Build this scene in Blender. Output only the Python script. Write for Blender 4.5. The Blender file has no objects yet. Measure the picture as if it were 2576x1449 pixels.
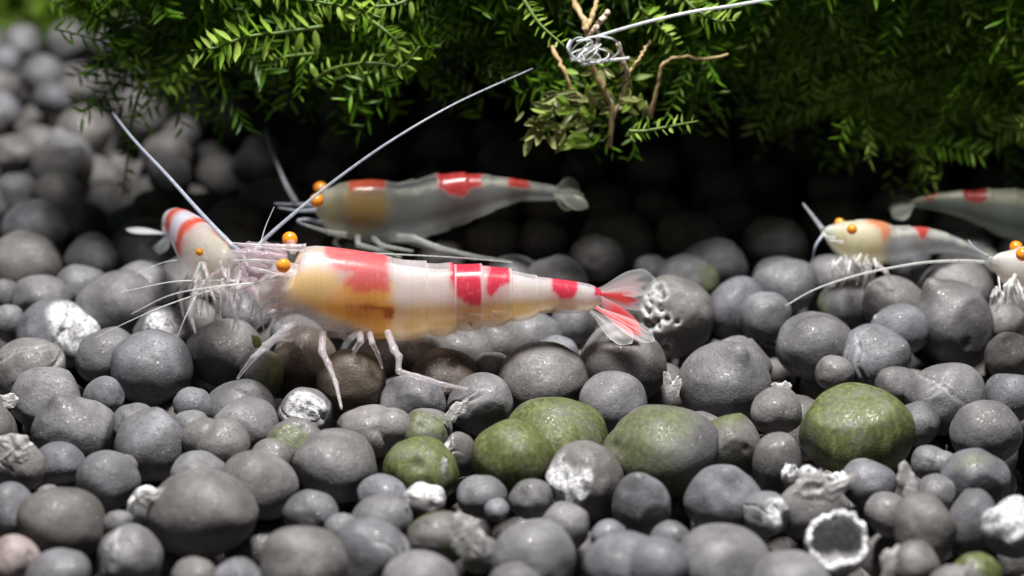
import bpy, bmesh, math, random
import numpy as np
from mathutils import Vector, Matrix

# ------------------------------------------------------------------ camera, world, light, exposure
# units: 1 Blender unit = 1 cm (the shrimps are about 2.5 cm long)
scn = bpy.context.scene
scn.unit_settings.system = 'METRIC'
scn.unit_settings.scale_length = 0.01
COL = scn.collection
PITCH = math.radians(25.0)
CAM = np.array([0.0, 0.0, 5.6])
FOC = 12.0
FPX = 5652.0                     # focal length in units of the 2576 px wide measuring grid
cd = bpy.data.cameras.new('camera')
cam = bpy.data.objects.new('camera', cd)
COL.objects.link(cam)
cam.location = CAM
cam.rotation_euler = (math.radians(90) - PITCH, 0, 0)
cd.sensor_width = 36
cd.lens = 36 * FPX / 2576
cd.clip_start = 0.1
cd.clip_end = 300
cd.dof.use_dof = True
cd.dof.focus_distance = 11.85
cd.dof.aperture_fstop = 0.38
scn.camera = cam

w = bpy.data.worlds.new('World')
scn.world = w
w.use_nodes = True
bg = w.node_tree.nodes['Background']
bg.inputs[0].default_value = (0.62, 0.72, 0.85, 1)
bg.inputs[1].default_value = 0.035

ld = bpy.data.lights.new('aquarium_lamp', 'AREA')
ld.shape = 'RECTANGLE'
ld.size = 3.8
ld.size_y = 2.8
ld.energy = 7000
ld.color = (1.0, 0.975, 0.94)
lamp = bpy.data.objects.new('aquarium_lamp', ld)
COL.objects.link(lamp)
lamp.location = (0.2, 10.9, 16.0)
lamp.rotation_euler = (0, 0, 0)

scn.view_settings.view_transform = 'Standard'
scn.view_settings.look = 'None'
scn.view_settings.exposure = 0.0
scn.view_settings.gamma = 1.0
scn.view_settings.use_curve_mapping = False
scn.render.engine = 'CYCLES'
scn.cycles.max_bounces = 10
scn.cycles.diffuse_bounces = 3
scn.cycles.transparent_max_bounces = 40
scn.cycles.transmission_bounces = 8
scn.cycles.caustics_reflective = False
scn.cycles.caustics_refractive = False
scn.cycles.sample_clamp_indirect = 4.0

random.seed(7)
RNG = np.random.default_rng(7)
FWD = np.array([0, math.cos(PITCH), -math.sin(PITCH)])
UPV = np.array([0, math.sin(PITCH), math.cos(PITCH)])
RGT = np.array([1.0, 0, 0])


def ray(vx, vy):
    return FWD + RGT * ((vx - 1288) / FPX) + UPV * (-(vy - 724.5) / FPX)


def at_y(vx, vy, y):
    d = ray(vx, vy)
    return CAM + d * (y / d[1])


def at_z(vx, vy, z):
    d = ray(vx, vy)
    return CAM + d * ((z - CAM[2]) / d[2])


def depth_of(p):
    return float(np.dot(np.asarray(p) - CAM, FWD))


def proj(P):
    q = P - CAM
    dz = q @ FWD
    return 1288 + FPX * (q @ RGT) / dz, 724.5 - FPX * (q @ UPV) / dz


# ------------------------------------------------------------------ helpers
def tag(o, label=None, cat=None, group=None, kind=None):
    if label: o['label'] = label
    if cat: o['category'] = cat
    if group: o['group'] = group
    if kind: o['kind'] = kind
    return o


def mesh_of(name, V, F, mat=None, smooth=True, attrs=None):
    V = np.asarray(V, dtype=np.float32)
    me = bpy.data.meshes.new(name)
    if isinstance(F, np.ndarray):
        n, k = F.shape
        me.vertices.add(len(V))
        me.vertices.foreach_set('co', V.ravel())
        me.loops.add(n * k)
        me.loops.foreach_set('vertex_index', F.astype(np.int32).ravel())
        me.polygons.add(n)
        me.polygons.foreach_set('loop_start', np.arange(0, n * k, k, dtype=np.int32))
        me.polygons.foreach_set('loop_total', np.full(n, k, dtype=np.int32))
        me.update(calc_edges=True)
    else:
        me.from_pydata(V.tolist(), [], F)
    if smooth:
        me.polygons.foreach_set('use_smooth', np.ones(len(me.polygons), dtype=bool))
    for nm, arr in (attrs or {}).items():
        arr = np.asarray(arr, dtype=np.float32)
        if arr.ndim == 1:
            a = me.attributes.new(nm, 'FLOAT', 'POINT')
            a.data.foreach_set('value', arr)
        else:
            a = me.attributes.new(nm, 'FLOAT_COLOR', 'POINT')
            a.data.foreach_set('color', arr.ravel())
    if mat: me.materials.append(mat)
    me.update()
    return me


def root(name, loc):
    o = bpy.data.objects.new(name, None)
    o.empty_display_size = 0.1
    o.location = [float(v) for v in loc]
    COL.objects.link(o)
    return o


def origin_of(o):
    while o.parent: o = o.parent
    return np.array(o.location)


def mk(name, V, F, mat, parent=None, loc=None, smooth=True, attrs=None):
    """V in world coordinates"""
    V = np.asarray(V, dtype=float)
    if parent is not None:
        org = origin_of(parent)
    else:
        org = np.asarray(loc if loc is not None else V.mean(axis=0))
    o = bpy.data.objects.new(name, mesh_of(name, V - org, F, mat, smooth, attrs))
    COL.objects.link(o)
    if parent is not None:
        o.parent = parent
    else:
        o.location = [float(v) for v in org]
    return o


def spline(P, n):
    """Catmull-Rom through the points"""
    P = np.asarray(P, dtype=float)
    if len(P) == 2:
        t = np.linspace(0, 1, n)[:, None]
        return P[0] * (1 - t) + P[1] * t
    Q = np.vstack([2 * P[0] - P[1], P, 2 * P[-1] - P[-2]])
    m = len(P) - 1
    out = []
    for u in np.linspace(0, m, n):
        i = min(int(u), m - 1); t = u - i
        a, b, c, d = Q[i], Q[i + 1], Q[i + 2], Q[i + 3]
        out.append(0.5 * ((2 * b) + (-a + c) * t + (2 * a - 5 * b + 4 * c - d) * t * t + (-a + 3 * b - 3 * c + d) * t ** 3))
    return np.array(out)


def tube(P, R, seg=8, caps=True):
    P = np.asarray(P, dtype=float); n = len(P)
    R = np.broadcast_to(np.asarray(R, dtype=float), (n,))
    T = np.gradient(P, axis=0)
    T /= np.linalg.norm(T, axis=1)[:, None] + 1e-12
    up = np.array([0, 0, 1.0]) if abs(T[0][2]) < 0.9 else np.array([0, 1.0, 0])
    N = np.zeros_like(P); B = np.zeros_like(P)
    nn = np.cross(T[0], up); nn /= np.linalg.norm(nn)
    for i in range(n):
        nn = nn - T[i] * np.dot(nn, T[i]); nn /= np.linalg.norm(nn) + 1e-12
        N[i] = nn; B[i] = np.cross(T[i], nn)
    a = np.linspace(0, 2 * math.pi, seg, endpoint=False)
    V = (P[:, None, :] + (N[:, None, :] * np.cos(a)[None, :, None] + B[:, None, :] * np.sin(a)[None, :, None]) * R[:, None, None]).reshape(-1, 3)
    F = []
    for i in range(n - 1):
        for j in range(seg):
            k = (j + 1) % seg
            F.append((i * seg + j, i * seg + k, (i + 1) * seg + k, (i + 1) * seg + j))
    if caps:
        F.append(tuple(range(seg))[::-1])
        F.append(tuple((n - 1) * seg + j for j in range(seg)))
    return V, F


def join(parts):
    V = []; F = []; o = 0
    for v, f in parts:
        V.append(np.asarray(v)); F += [tuple(i + o for i in q) for q in f]; o += len(v)
    return np.vstack(V), F


def rand_dirs(rng, n):
    d = rng.normal(size=(n, 3))
    return d / np.linalg.norm(d, axis=1)[:, None]


def waves(U, rng, freq, n=6):
    d = rand_dirs(rng, n); ph = rng.uniform(0, 6.28, n); fr = freq * rng.uniform(0.7, 1.4, n)
    return np.sin(U @ (d * fr[:, None]).T + ph).sum(axis=1) / math.sqrt(n)


def smooth01(x, a, b):
    t = np.clip((x - a) / (b - a), 0, 1)
    return t * t * (3 - 2 * t)


ICO = {}
def ico(sub):
    if sub not in ICO:
        bm = bmesh.new()
        bmesh.ops.create_icosphere(bm, subdivisions=sub, radius=1)
        V = np.array([v.co[:] for v in bm.verts]); F = np.array([[v.index for v in f.verts] for f in bm.faces])
        bm.free(); ICO[sub] = (V, F)
    return ICO[sub]


# ------------------------------------------------------------------ materials
class NT:
    def __init__(self, name):
        self.m = bpy.data.materials.new(name); self.m.use_nodes = True
        self.t = self.m.node_tree; self.t.nodes.clear()
        self.out = self.n('ShaderNodeOutputMaterial')
    def n(self, typ, **kw):
        nd = self.t.nodes.new(typ)
        for k, v in kw.items():
            if k.startswith('i_'):
                key = k[2:].replace('_', ' ')
                nd.inputs[key].default_value = v
            else: setattr(nd, k, v)
        return nd
    def l(self, a, b): self.t.links.new(a, b)
    def obj(self): return self.n('ShaderNodeTexCoord').outputs['Object']
    def noise(self, vec, scale, detail=4, rough=0.55, dist=0.0):
        nd = self.n('ShaderNodeTexNoise', i_Scale=scale, i_Detail=detail, i_Roughness=rough, i_Distortion=dist)
        self.l(vec, nd.inputs['Vector']); return nd.outputs['Fac']
    def ramp(self, fac, stops):
        nd = self.n('ShaderNodeValToRGB'); r = nd.color_ramp
        while len(r.elements) < len(stops): r.elements.new(0.5)
        for e, (p, c) in zip(r.elements, stops):
            e.position = p; e.color = (c, c, c, 1) if not hasattr(c, '__len__') else (*c[:3], 1)
        self.l(fac, nd.inputs[0]); return nd.outputs[0]
    def math(self, op, a, b=None, clamp=False):
        nd = self.n('ShaderNodeMath', operation=op); nd.use_clamp = clamp
        for i, v in enumerate((a, b)):
            if v is None: continue
            if isinstance(v, (int, float)): nd.inputs[i].default_value = v
            else: self.l(v, nd.inputs[i])
        return nd.outputs[0]
    def mix(self, fac, a, b, blend='MIX'):
        nd = self.n('ShaderNodeMix', data_type='RGBA', blend_type=blend)
        for i, v in ((0, fac), (6, a), (7, b)):
            if isinstance(v, (int, float)): nd.inputs[i].default_value = v
            elif isinstance(v, tuple): nd.inputs[i].default_value = (*v[:3], 1)
            else: self.l(v, nd.inputs[i])
        return nd.outputs[2]
    def attr(self, name, out='Fac'):
        nd = self.n('ShaderNodeAttribute'); nd.attribute_name = name; return nd.outputs[out]
    def bump(self, h, strength, dist, normal=None):
        nd = self.n('ShaderNodeBump'); nd.inputs['Strength'].default_value = strength; nd.inputs['Distance'].default_value = dist
        self.l(h, nd.inputs['Height'])
        if normal is not None: self.l(normal, nd.inputs['Normal'])
        return nd.outputs[0]
    def bsdf(self, col, rough=0.5, normal=None, **kw):
        nd = self.n('ShaderNodeBsdfPrincipled')
        if isinstance(col, tuple): nd.inputs['Base Color'].default_value = (*col[:3], 1)
        else: self.l(col, nd.inputs['Base Color'])
        if isinstance(rough, (int, float)): nd.inputs['Roughness'].default_value = rough
        else: self.l(rough, nd.inputs['Roughness'])
        if normal is not None: self.l(normal, nd.inputs['Normal'])
        for k, v in kw.items(): nd.inputs[k.replace('_', ' ')].default_value = v
        return nd.outputs[0]
    def mixs(self, fac, a, b):
        nd = self.n('ShaderNodeMixShader')
        if isinstance(fac, (int, float)): nd.inputs[0].default_value = fac
        else: self.l(fac, nd.inputs[0])
        self.l(a, nd.inputs[1]); self.l(b, nd.inputs[2]); return nd.outputs[0]
    def done(self, sh):
        self.l(sh, self.out.inputs[0]); return self.m


def soil_material():
    t = NT('soil_granule_surface'); v = t.obj()
    oi = t.n('ShaderNodeObjectInfo')
    add = t.n('ShaderNodeVectorMath', operation='ADD')
    sc = t.n('ShaderNodeVectorMath', operation='SCALE'); sc.inputs['Scale'].default_value = 37.0
    cmb = t.n('ShaderNodeCombineXYZ')
    for i in range(3): t.l(oi.outputs['Random'], cmb.inputs[i])
    t.l(cmb.outputs[0], sc.inputs[0]); t.l(v, add.inputs[0]); t.l(sc.outputs[0], add.inputs[1]); v = add.outputs[0]
    big = t.noise(v, 5, 5, 0.6)
    col = t.ramp(big, [(0.3, (0.088, 0.084, 0.086)), (0.5, (0.136, 0.133, 0.139)), (0.72, (0.215, 0.212, 0.223))])
    tint = t.ramp(oi.outputs['Random'], [(0.0, (0.86, 0.82, 0.76)), (0.3, (1.0, 0.98, 0.96)), (0.65, (0.93, 0.96, 1.05)), (1.0, (1.14, 1.13, 1.14))])
    col = t.mix(1.0, col, tint, 'MULTIPLY')
    col = t.mix(1.0, col, oi.outputs['Color'], 'MULTIPLY')
    mid = t.noise(v, 22, 4, 0.65)
    col = t.mix(t.ramp(mid, [(0.56, 0.0), (0.68, 0.55)]), col, (0.07, 0.066, 0.068))
    fine = t.noise(v, 70, 3, 0.6)
    col = t.mix(t.ramp(fine, [(0.60, 0.0), (0.67, 0.75)]), col, (0.045, 0.044, 0.048))
    col = t.mix(t.ramp(fine, [(0.28, 0.75), (0.34, 0.0)]), col, (0.62, 0.60, 0.58))
    # algae film
    al = t.attr('algae')
    streak = t.n('ShaderNodeMapping'); streak.inputs['Scale'].default_value = (38, 38, 9)
    t.l(v, streak.inputs[0])
    sn = t.noise(streak.outputs[0], 1.0, 4, 0.6)
    an = t.noise(v, 7, 4, 0.6)
    am = t.math('MULTIPLY', al, t.ramp(t.math('ADD', t.math('MULTIPLY', an, 0.7), t.math('MULTIPLY', sn, 0.3)), [(0.34, 0.45), (0.50, 1.0)]), True)
    acol = t.ramp(sn, [(0.3, (0.035, 0.045, 0.012)), (0.55, (0.095, 0.112, 0.034)), (0.8, (0.20, 0.215, 0.10))])
    col = t.mix(am, col, acol)
    # pale crumbling crust where the granule has burst
    cr = t.attr('crust')
    cn = t.noise(v, 26, 5, 0.7)
    cm = t.math('MULTIPLY', cr, t.ramp(cn, [(0.36, 0.1), (0.5, 1.0)]), True)
    ccol = t.ramp(t.noise(v, 45, 4, 0.7), [(0.32, (0.12, 0.12, 0.13)), (0.46, (0.55, 0.55, 0.57)), (0.6, (0.82, 0.82, 0.84))])
    col = t.mix(cm, col, ccol)
    rough = t.ramp(fine, [(0.34, 0.14), (0.40, 0.50), (0.6, 0.66)])
    h = t.math('ADD', t.math('MULTIPLY', fine, 0.45), t.math('MULTIPLY', mid, 0.9))
    h = t.math('ADD', h, t.math('MULTIPLY', t.math('MULTIPLY', cr, cn), 2.0))
    nrm = t.bump(h, 0.36, 0.016)
    nrm = t.bump(t.noise(v, 9, 3, 0.5), 0.14, 0.05, nrm)
    nrm = t.bump(t.noise(v, 130, 2, 0.5), 0.35, 0.004, nrm)
    return t.done(t.bsdf(col, rough, nrm, Specular_IOR_Level=0.45))


def flake_material():
    t = NT('pale_flake_surface'); v = t.obj()
    n = t.noise(v, 20, 5, 0.65)
    col = t.ramp(n, [(0.3, (0.22, 0.21, 0.21)), (0.45, (0.52, 0.51, 0.51)), (0.6, (0.80, 0.79, 0.78))])
    nrm = t.bump(t.noise(v, 60, 4, 0.6), 0.6, 0.01)
    a = t.bsdf(col, 0.4, nrm)
    tr = t.n('ShaderNodeBsdfTranslucent'); t.l(col, tr.inputs[0])
    return t.done(t.mixs(0.25, a, tr.outputs[0]))


def pigment_material(name, rough=0.28, translucent=0.35, coat=0.25, bump=0.12, specks=True, sss=0.0):
    """colour and opacity come from the 'pig' attribute (the animal's own markings)"""
    t = NT(name); v = t.obj()
    at = t.n('ShaderNodeAttribute'); at.attribute_name = 'pig'
    col = at.outputs['Color']
    if specks:
        n = t.noise(v, 75, 3, 0.6)
        col = t.mix(t.ramp(n, [(0.62, 0.0), (0.72, 0.35)]), col, (0.45, 0.10, 0.05))
        col = t.mix(t.ramp(t.noise(v, 40, 3, 0.6), [(0.33, 0.10), (0.45, 0.0)]), col, (0.95, 0.92, 0.9))
    nrm = t.bump(t.noise(v, 30, 4, 0.6), bump, 0.01)
    a = t.bsdf(col, rough, nrm, Specular_IOR_Level=0.5, Coat_Weight=coat, Coat_Roughness=0.08, Subsurface_Weight=sss, Subsurface_Scale=0.35, Subsurface_Radius=(1.0, 0.75, 0.5))
    tr = t.n('ShaderNodeBsdfTranslucent'); t.l(col, tr.inputs[0])
    s = t.mixs(translucent, a, tr.outputs[0])
    tp = t.n('ShaderNodeBsdfTransparent')
    return t.done(t.mixs(at.outputs['Alpha'], tp.outputs[0], s))


def plain(name, col, rough=0.4, alpha=1.0, translucent=0.0, **kw):
    t = NT(name); v = t.obj()
    n = t.noise(v, 40, 4, 0.6)
    c = t.mix(t.ramp(n, [(0.3, 0.0), (0.7, 1.0)]), tuple(x * 0.72 for x in col), tuple(min(1, x * 1.2) for x in col))
    s = t.bsdf(c, rough, t.bump(n, 0.15, 0.005), **kw)
    if translucent:
        tr = t.n('ShaderNodeBsdfTranslucent'); t.l(c, tr.inputs[0]); s = t.mixs(translucent, s, tr.outputs[0])
    if alpha < 1:
        tp = t.n('ShaderNodeBsdfTransparent'); s = t.mixs(alpha, tp.outputs[0], s)
    return t.done(s)


def leaf_material(name, stops, trans=0.45, spec=0.4):
    t = NT(name); v = t.obj()
    f = t.attr('tone')
    oi = t.n('ShaderNodeObjectInfo')
    f = t.math('ADD', f, t.math('MULTIPLY', t.math('SUBTRACT', oi.outputs['Random'], 0.5), 0.35), True)
    col = t.ramp(f, stops)
    col = t.mix(t.ramp(t.noise(v, 50, 3), [(0.35, 0.0), (0.7, 0.4)]), col, (0.10, 0.13, 0.02))
    a = t.bsdf(col, 0.35, None, Specular_IOR_Level=spec)
    tr = t.n('ShaderNodeBsdfTranslucent'); t.l(col, tr.inputs[0])
    return t.done(t.mixs(trans, a, tr.outputs[0]))


M_SOIL = soil_material()
M_FLAKE = flake_material()
M_SHELL = pigment_material('shrimp_shell', translucent=0.55)
M_TISSUE = pigment_material('shrimp_inner_tissue', 0.5, 0.25, 0.0, 0.3, False, 1.0)
M_BLADE = pigment_material('shrimp_tail_blade', 0.3, 0.4, 0.0, 0.05, False)
M_LEG = plain('shrimp_leg_clear', (0.80, 0.74, 0.78), 0.15, 0.36, 0.3, Coat_Weight=0.6)
M_LEG_DIM = plain('shrimp_leg_glassy', (0.55, 0.58, 0.55), 0.25, 0.35, 0.2)
M_ANT = plain('shrimp_antenna_grey', (0.50, 0.54, 0.64), 0.25, 0.6, 0.2)
M_ANT_DIM = plain('shrimp_antenna_faint', (0.40, 0.43, 0.48), 0.3, 0.55, 0.2)
M_HAIR = plain('shrimp_feeler_white', (0.82, 0.83, 0.82), 0.3, 0.5, 0.3)
M_PINK = plain('shrimp_feeler_base_pink', (0.82, 0.66, 0.74), 0.15, 0.24, 0.35, Coat_Weight=0.6)
M_LEAF = leaf_material('moss_leaf_green', [(0.0, (0.05, 0.13, 0.008)), (0.35, (0.13, 0.33, 0.016)), (0.7, (0.28, 0.56, 0.04)), (1.0, (0.55, 0.75, 0.16))], 0.55)
M_LEAF_PALE = leaf_material('moss_leaf_olive', [(0.0, (0.09, 0.10, 0.03)), (0.5, (0.28, 0.32, 0.11)), (1.0, (0.50, 0.50, 0.24))])
M_STEM = plain('moss_stem_green', (0.10, 0.17, 0.025), 0.5, 1, 0.2)
M_TWIG = plain('dry_stem_tan', (0.48, 0.34, 0.17), 0.55, 1, 0.15)
M_TWIG_PALE = plain('dry_stem_pale', (0.62, 0.47, 0.36), 0.5, 1, 0.15)
M_LINE = plain('nylon_thread', (0.80, 0.83, 0.88), 0.1, 0.8, 0.2, Coat_Weight=0.5)
def rock_material():
    t = NT('dark_rock_surface'); v = t.obj()
    n = t.noise(v, 1.6, 7, 0.6)
    col = t.ramp(n, [(0.3, (0.022, 0.02, 0.016)), (0.55, (0.05, 0.043, 0.034)), (0.75, (0.085, 0.07, 0.055))])
    col = t.mix(t.ramp(t.noise(v, 0.9, 5), [(0.45, 0.0), (0.62, 0.7)]), col, (0.02, 0.04, 0.008))
    return t.done(t.bsdf(col, 0.75, t.bump(t.noise(v, 6, 8, 0.65), 0.8, 0.12)))
M_ROCK = rock_material()
def floor_material():
    t = NT('dark_tank_floor'); v = t.obj()
    col = t.ramp(t.noise(v, 12, 5), [(0.35, (0.012, 0.012, 0.012)), (0.7, (0.05, 0.048, 0.046))])
    return t.done(t.bsdf(col, 0.8, t.bump(t.noise(v, 30, 4), 0.5, 0.02)))
def eye_material():
    t = NT('shrimp_eye_orange'); v = t.obj()
    g = t.noise(v, 18, 3)
    col = t.mix(t.ramp(g, [(0.35, 0.0), (0.65, 1.0)]), (0.85, 0.26, 0.012), (0.98, 0.50, 0.05))
    s = t.bsdf(col, 0.25, t.bump(t.noise(v, 120, 2), 0.2, 0.003), Coat_Weight=0.6, Coat_Roughness=0.05)
    tr = t.n('ShaderNodeBsdfTranslucent'); t.l(col, tr.inputs[0])
    return t.done(t.mixs(0.3, s, tr.outputs[0]))
M_FLOOR = floor_material(); M_EYE = eye_material()

# ------------------------------------------------------------------ setting: tank floor, rock ledge
mk('tank_floor', [(-14, 2, -0.75), (14, 2, -0.75), (14, 30, -0.75), (-14, 30, -0.75)], [(0, 1, 2, 3)], M_FLOOR, loc=(0, 10, -0.75), smooth=False)
bpy.data.objects['tank_floor']['kind'] = 'structure'

V, F = ico(6)
rg = np.random.default_rng(3)
r = 1 + 0.05 * waves(V, rg, 3) + 0.03 * waves(V, rg, 7) + 0.015 * waves(V, rg, 16) + 0.008 * waves(V, rg, 34)
P = V * r[:, None]
# a slab that leans over the soil: wide head, narrower foot set back
P = np.sign(P) * np.abs(P) ** 0.8
P = P * np.array([5.2, 2.9, 2.0])
foot = smooth01(-P[:, 2], 0.1, 1.5)
P[:, 1] += foot * 2.6 - smooth01(P[:, 2], -0.75, -0.2) * 0.35  # head pushed forward out of view, shaped to shade the soil
P += np.array([2.75, 15.75, 2.8])
P[:, 2] = np.maximum(P[:, 2], -0.6)
o = mk('rock', P, F, M_ROCK, loc=(2.6, 16.5, 0))
tag(o, 'dark brown rock ledge leaning over the soil behind the hanging moss', 'rock')

# ------------------------------------------------------------------ soil granules
def granule_mesh(rx, ry, seed, feat, sub=4):
    rng = np.random.default_rng(seed)
    U, F = ico(sub)
    r = 1 + 0.08 * waves(U, rng, 1.9) + 0.036 * waves(U, rng, 4.4) + 0.011 * waves(U, rng, 10)
    for _ in range(rng.integers(1, 4)):                              # soft flats
        n = rand_dirs(rng, 1)[0]; k = rng.uniform(0.80, 0.93)
        c = U @ n
        lim = np.where(c > 0.15, k / np.maximum(c, 0.15), 9)
        r = np.minimum(r, lim * 0.6 + r * 0.4) if True else r
    crust = np.zeros(len(U)); algae = np.zeros(len(U))
    vis = np.array([0, -0.75, 0.65])
    if 'd' in feat:                                                  # second lobe
        s = 1 if rng.random() < 0.5 else -1
        c = np.array([s * rng.uniform(0.5, 0.62), -0.15, rng.uniform(-0.2, 0.35)]); q = rng.uniform(0.58, 0.7)
        b = U @ c; disc = q * q - c @ c + b * b
        t = np.where(disc > 0, b + np.sqrt(np.maximum(disc, 0)), 0)
        r = np.maximum(r * 0.86, t * 1.0)
    for _ in range(rng.integers(0, 3)):                              # small pits
        n = vis + rng.normal(size=3) * 0.7; n /= np.linalg.norm(n)
        w = rng.uniform(0.07, 0.16); g = np.exp(-((U - n) ** 2).sum(1) / (2 * w * w))
        r -= rng.uniform(0.04, 0.09) * g
    if 'n' in feat:                                                  # pointed tip
        n = np.array([rng.uniform(-0.6, 0.6), -0.1, 0.85]); n /= np.linalg.norm(n)
        r += 0.24 * np.exp(-((U - n) ** 2).sum(1) / (2 * 0.17 ** 2))
    if 'c' in feat:                                                  # crack lines
        for _ in range(2):
            n = rand_dirs(rng, 1)[0]; m = vis / np.linalg.norm(vis) + rng.normal(size=3) * 0.35
            n -= m * (n @ m) / (m @ m); n /= np.linalg.norm(n)
            band = np.abs(U @ n + 0.07 * waves(U, rng, 6)); near = smooth01(U @ (m / np.linalg.norm(m)), 0.35, 0.8)
            r -= 0.11 * np.exp(-(band / 0.035) ** 2) * near
            crust += 0.22 * np.exp(-((band - 0.08) / 0.04) ** 2) * near
    if 'b' in feat:                                                  # burst, blocky, flaking top
        n = vis + rng.normal(size=3) * 0.25; n /= np.linalg.norm(n)
        m = smooth01(U @ n, 0.55, 0.8)
        st = np.floor(4 * waves(U, rng, 5)) / 4
        r += m * (0.12 * st - 0.06); crust += m * 0.9
    if 'p' in feat:                                                  # porous with open holes on one side
        n = np.array([-0.42, -0.75, 0.5]); n /= np.linalg.norm(n)
        m = smooth01(U @ n, 0.45, 0.75)
        for _ in range(20):
            q = n + rng.normal(size=3) * 0.42; q /= np.linalg.norm(q); w_ = rng.uniform(0.05, 0.11)
            d2 = np.sqrt(((U - q) ** 2).sum(1))
            r -= 0.22 * np.exp(-(d2 / w_) ** 4); crust += 0.9 * np.exp(-((d2 - w_ * 1.25) / 0.035) ** 2)
        crust *= 0.4 + 0.6 * m
    if 'w' in feat:                                                  # white crust on the left side
        n = np.array([-0.75, -0.6, 0.05]); n /= np.linalg.norm(n)
        m = smooth01(U @ n + 0.12 * waves(U, rng, 5), 0.62, 0.8)
        r += m * 0.05 * waves(U, rng, 14); crust += m
    if 'W' in feat:                                                  # white crumbling all over the top
        m = smooth01(U[:, 2] + 0.3 * waves(U, rng, 5), 0.25, 0.7)
        r += m * 0.07 * np.floor(3 * waves(U, rng, 7)) / 3; crust += m * 0.85
    if 'g' in feat: algae[:] = 1.0
    if 'h' in feat: algae = smooth01(waves(U, rng, 2.2) + 0.2, 0.0, 0.9) * 0.75
    P = U * r[:, None]
    rz = ry * 0.97
    P = P * np.array([rx, (rx + ry) * 0.5, rz])
    a = rng.uniform(-0.3, 0.3)
    if rx / max(ry, 1e-6) < 1.25 and 'p' not in feat and 'w' not in feat:
        R = np.array(Matrix.Rotation(a * 2.2, 3, 'Z')); P = P @ R.T
    R = np.array(Matrix.Rotation(a, 3, 'Y')); P = P @ R.T
    return P, F, {'crust': np.clip(crust, 0, 1), 'algae': algae}


# measured granules: x, y, half width, half height on the measuring grid, features
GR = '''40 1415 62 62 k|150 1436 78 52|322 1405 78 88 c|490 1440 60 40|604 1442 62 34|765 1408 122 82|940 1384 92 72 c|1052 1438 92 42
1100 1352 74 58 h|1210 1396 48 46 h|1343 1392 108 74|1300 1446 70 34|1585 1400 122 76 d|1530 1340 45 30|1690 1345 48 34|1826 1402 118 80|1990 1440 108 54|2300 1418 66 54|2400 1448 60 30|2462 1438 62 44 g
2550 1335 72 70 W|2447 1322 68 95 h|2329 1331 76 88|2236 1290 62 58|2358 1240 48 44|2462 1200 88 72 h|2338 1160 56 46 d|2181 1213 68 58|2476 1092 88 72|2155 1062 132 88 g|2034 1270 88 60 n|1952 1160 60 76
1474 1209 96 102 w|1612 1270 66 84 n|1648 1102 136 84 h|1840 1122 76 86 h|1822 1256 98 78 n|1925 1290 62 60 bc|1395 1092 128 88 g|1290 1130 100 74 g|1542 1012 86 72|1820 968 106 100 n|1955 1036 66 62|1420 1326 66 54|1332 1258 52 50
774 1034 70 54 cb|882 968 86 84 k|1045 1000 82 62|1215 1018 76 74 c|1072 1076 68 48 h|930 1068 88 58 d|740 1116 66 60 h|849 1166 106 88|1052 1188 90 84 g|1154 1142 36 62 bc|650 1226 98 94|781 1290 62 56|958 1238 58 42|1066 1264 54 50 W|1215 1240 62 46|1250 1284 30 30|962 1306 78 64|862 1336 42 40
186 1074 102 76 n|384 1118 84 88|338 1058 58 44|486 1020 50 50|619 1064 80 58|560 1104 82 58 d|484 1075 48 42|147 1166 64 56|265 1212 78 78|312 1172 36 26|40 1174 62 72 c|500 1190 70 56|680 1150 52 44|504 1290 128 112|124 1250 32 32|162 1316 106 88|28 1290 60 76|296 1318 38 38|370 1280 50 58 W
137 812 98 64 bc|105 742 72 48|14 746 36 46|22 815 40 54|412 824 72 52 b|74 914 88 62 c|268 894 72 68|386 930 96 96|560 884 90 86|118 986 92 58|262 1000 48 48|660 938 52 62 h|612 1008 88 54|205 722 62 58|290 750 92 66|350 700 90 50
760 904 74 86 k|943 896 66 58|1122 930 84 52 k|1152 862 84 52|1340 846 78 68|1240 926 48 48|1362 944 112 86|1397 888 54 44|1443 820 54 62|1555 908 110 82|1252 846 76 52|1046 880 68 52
1694 800 98 96 p|1724 704 74 64 h|1852 782 66 80|1926 790 64 62|1800 644 88 54|1728 590 88 62|1946 604 78 64|1548 590 88 58|1502 644 66 52|1372 600 62 52|1400 690 82 44|1640 680 46 40|1952 690 62 46|1290 690 76 46
2044 876 98 86|2204 900 88 82 c|2269 824 70 54|2403 816 100 118 n|2377 992 102 82 c|2540 896 62 58|2540 1000 66 66|2250 968 52 48|2128 762 72 62 h|2250 756 82 56|1978 706 74 52|2525 810 56 46|2400 700 92 56|2085 690 60 48|2100 940 50 46|2300 1060 62 50
88 560 88 54|200 552 66 48|58 645 102 72|228 640 66 48|375 610 92 64|590 548 74 44|330 560 60 44|470 700 70 52|150 480 66 40|40 480 60 42|690 660 66 46|860 760 70 52|620 790 60 52|480 800 62 46'''
gran = []
for line in GR.split('\n'):
    for it in line.split('|'):
        q = it.split()
        x_, y_, a_, b_ = (float(v) for v in q[:4])
        b2 = max(b_, 0.88 * a_); a2 = a_ * 1.05                         # the hidden lower half makes them rounder than what shows
        gran.append([x_, y_ + (b2 - b_), a2, b2 * 1.05, q[4] if len(q) > 4 else '', '%d %d' % (x_, y_)])
pos = []
for g in gran:
    pos.append(at_z(g[0], g[1], 0.0))
pos = np.array(pos)
scl = np.array([depth_of(p) / FPX for p in pos])
RX = np.array([g[2] for g in gran]) * scl
RY = np.array([g[3] for g in gran]) * scl
RM = (RX + RY) / 2
DIR = np.array([ray(g[0], g[1]) for g in gran])
DIR /= np.linalg.norm(DIR, axis=1)[:, None]
base = pos.copy(); shift = np.zeros(len(pos))
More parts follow.
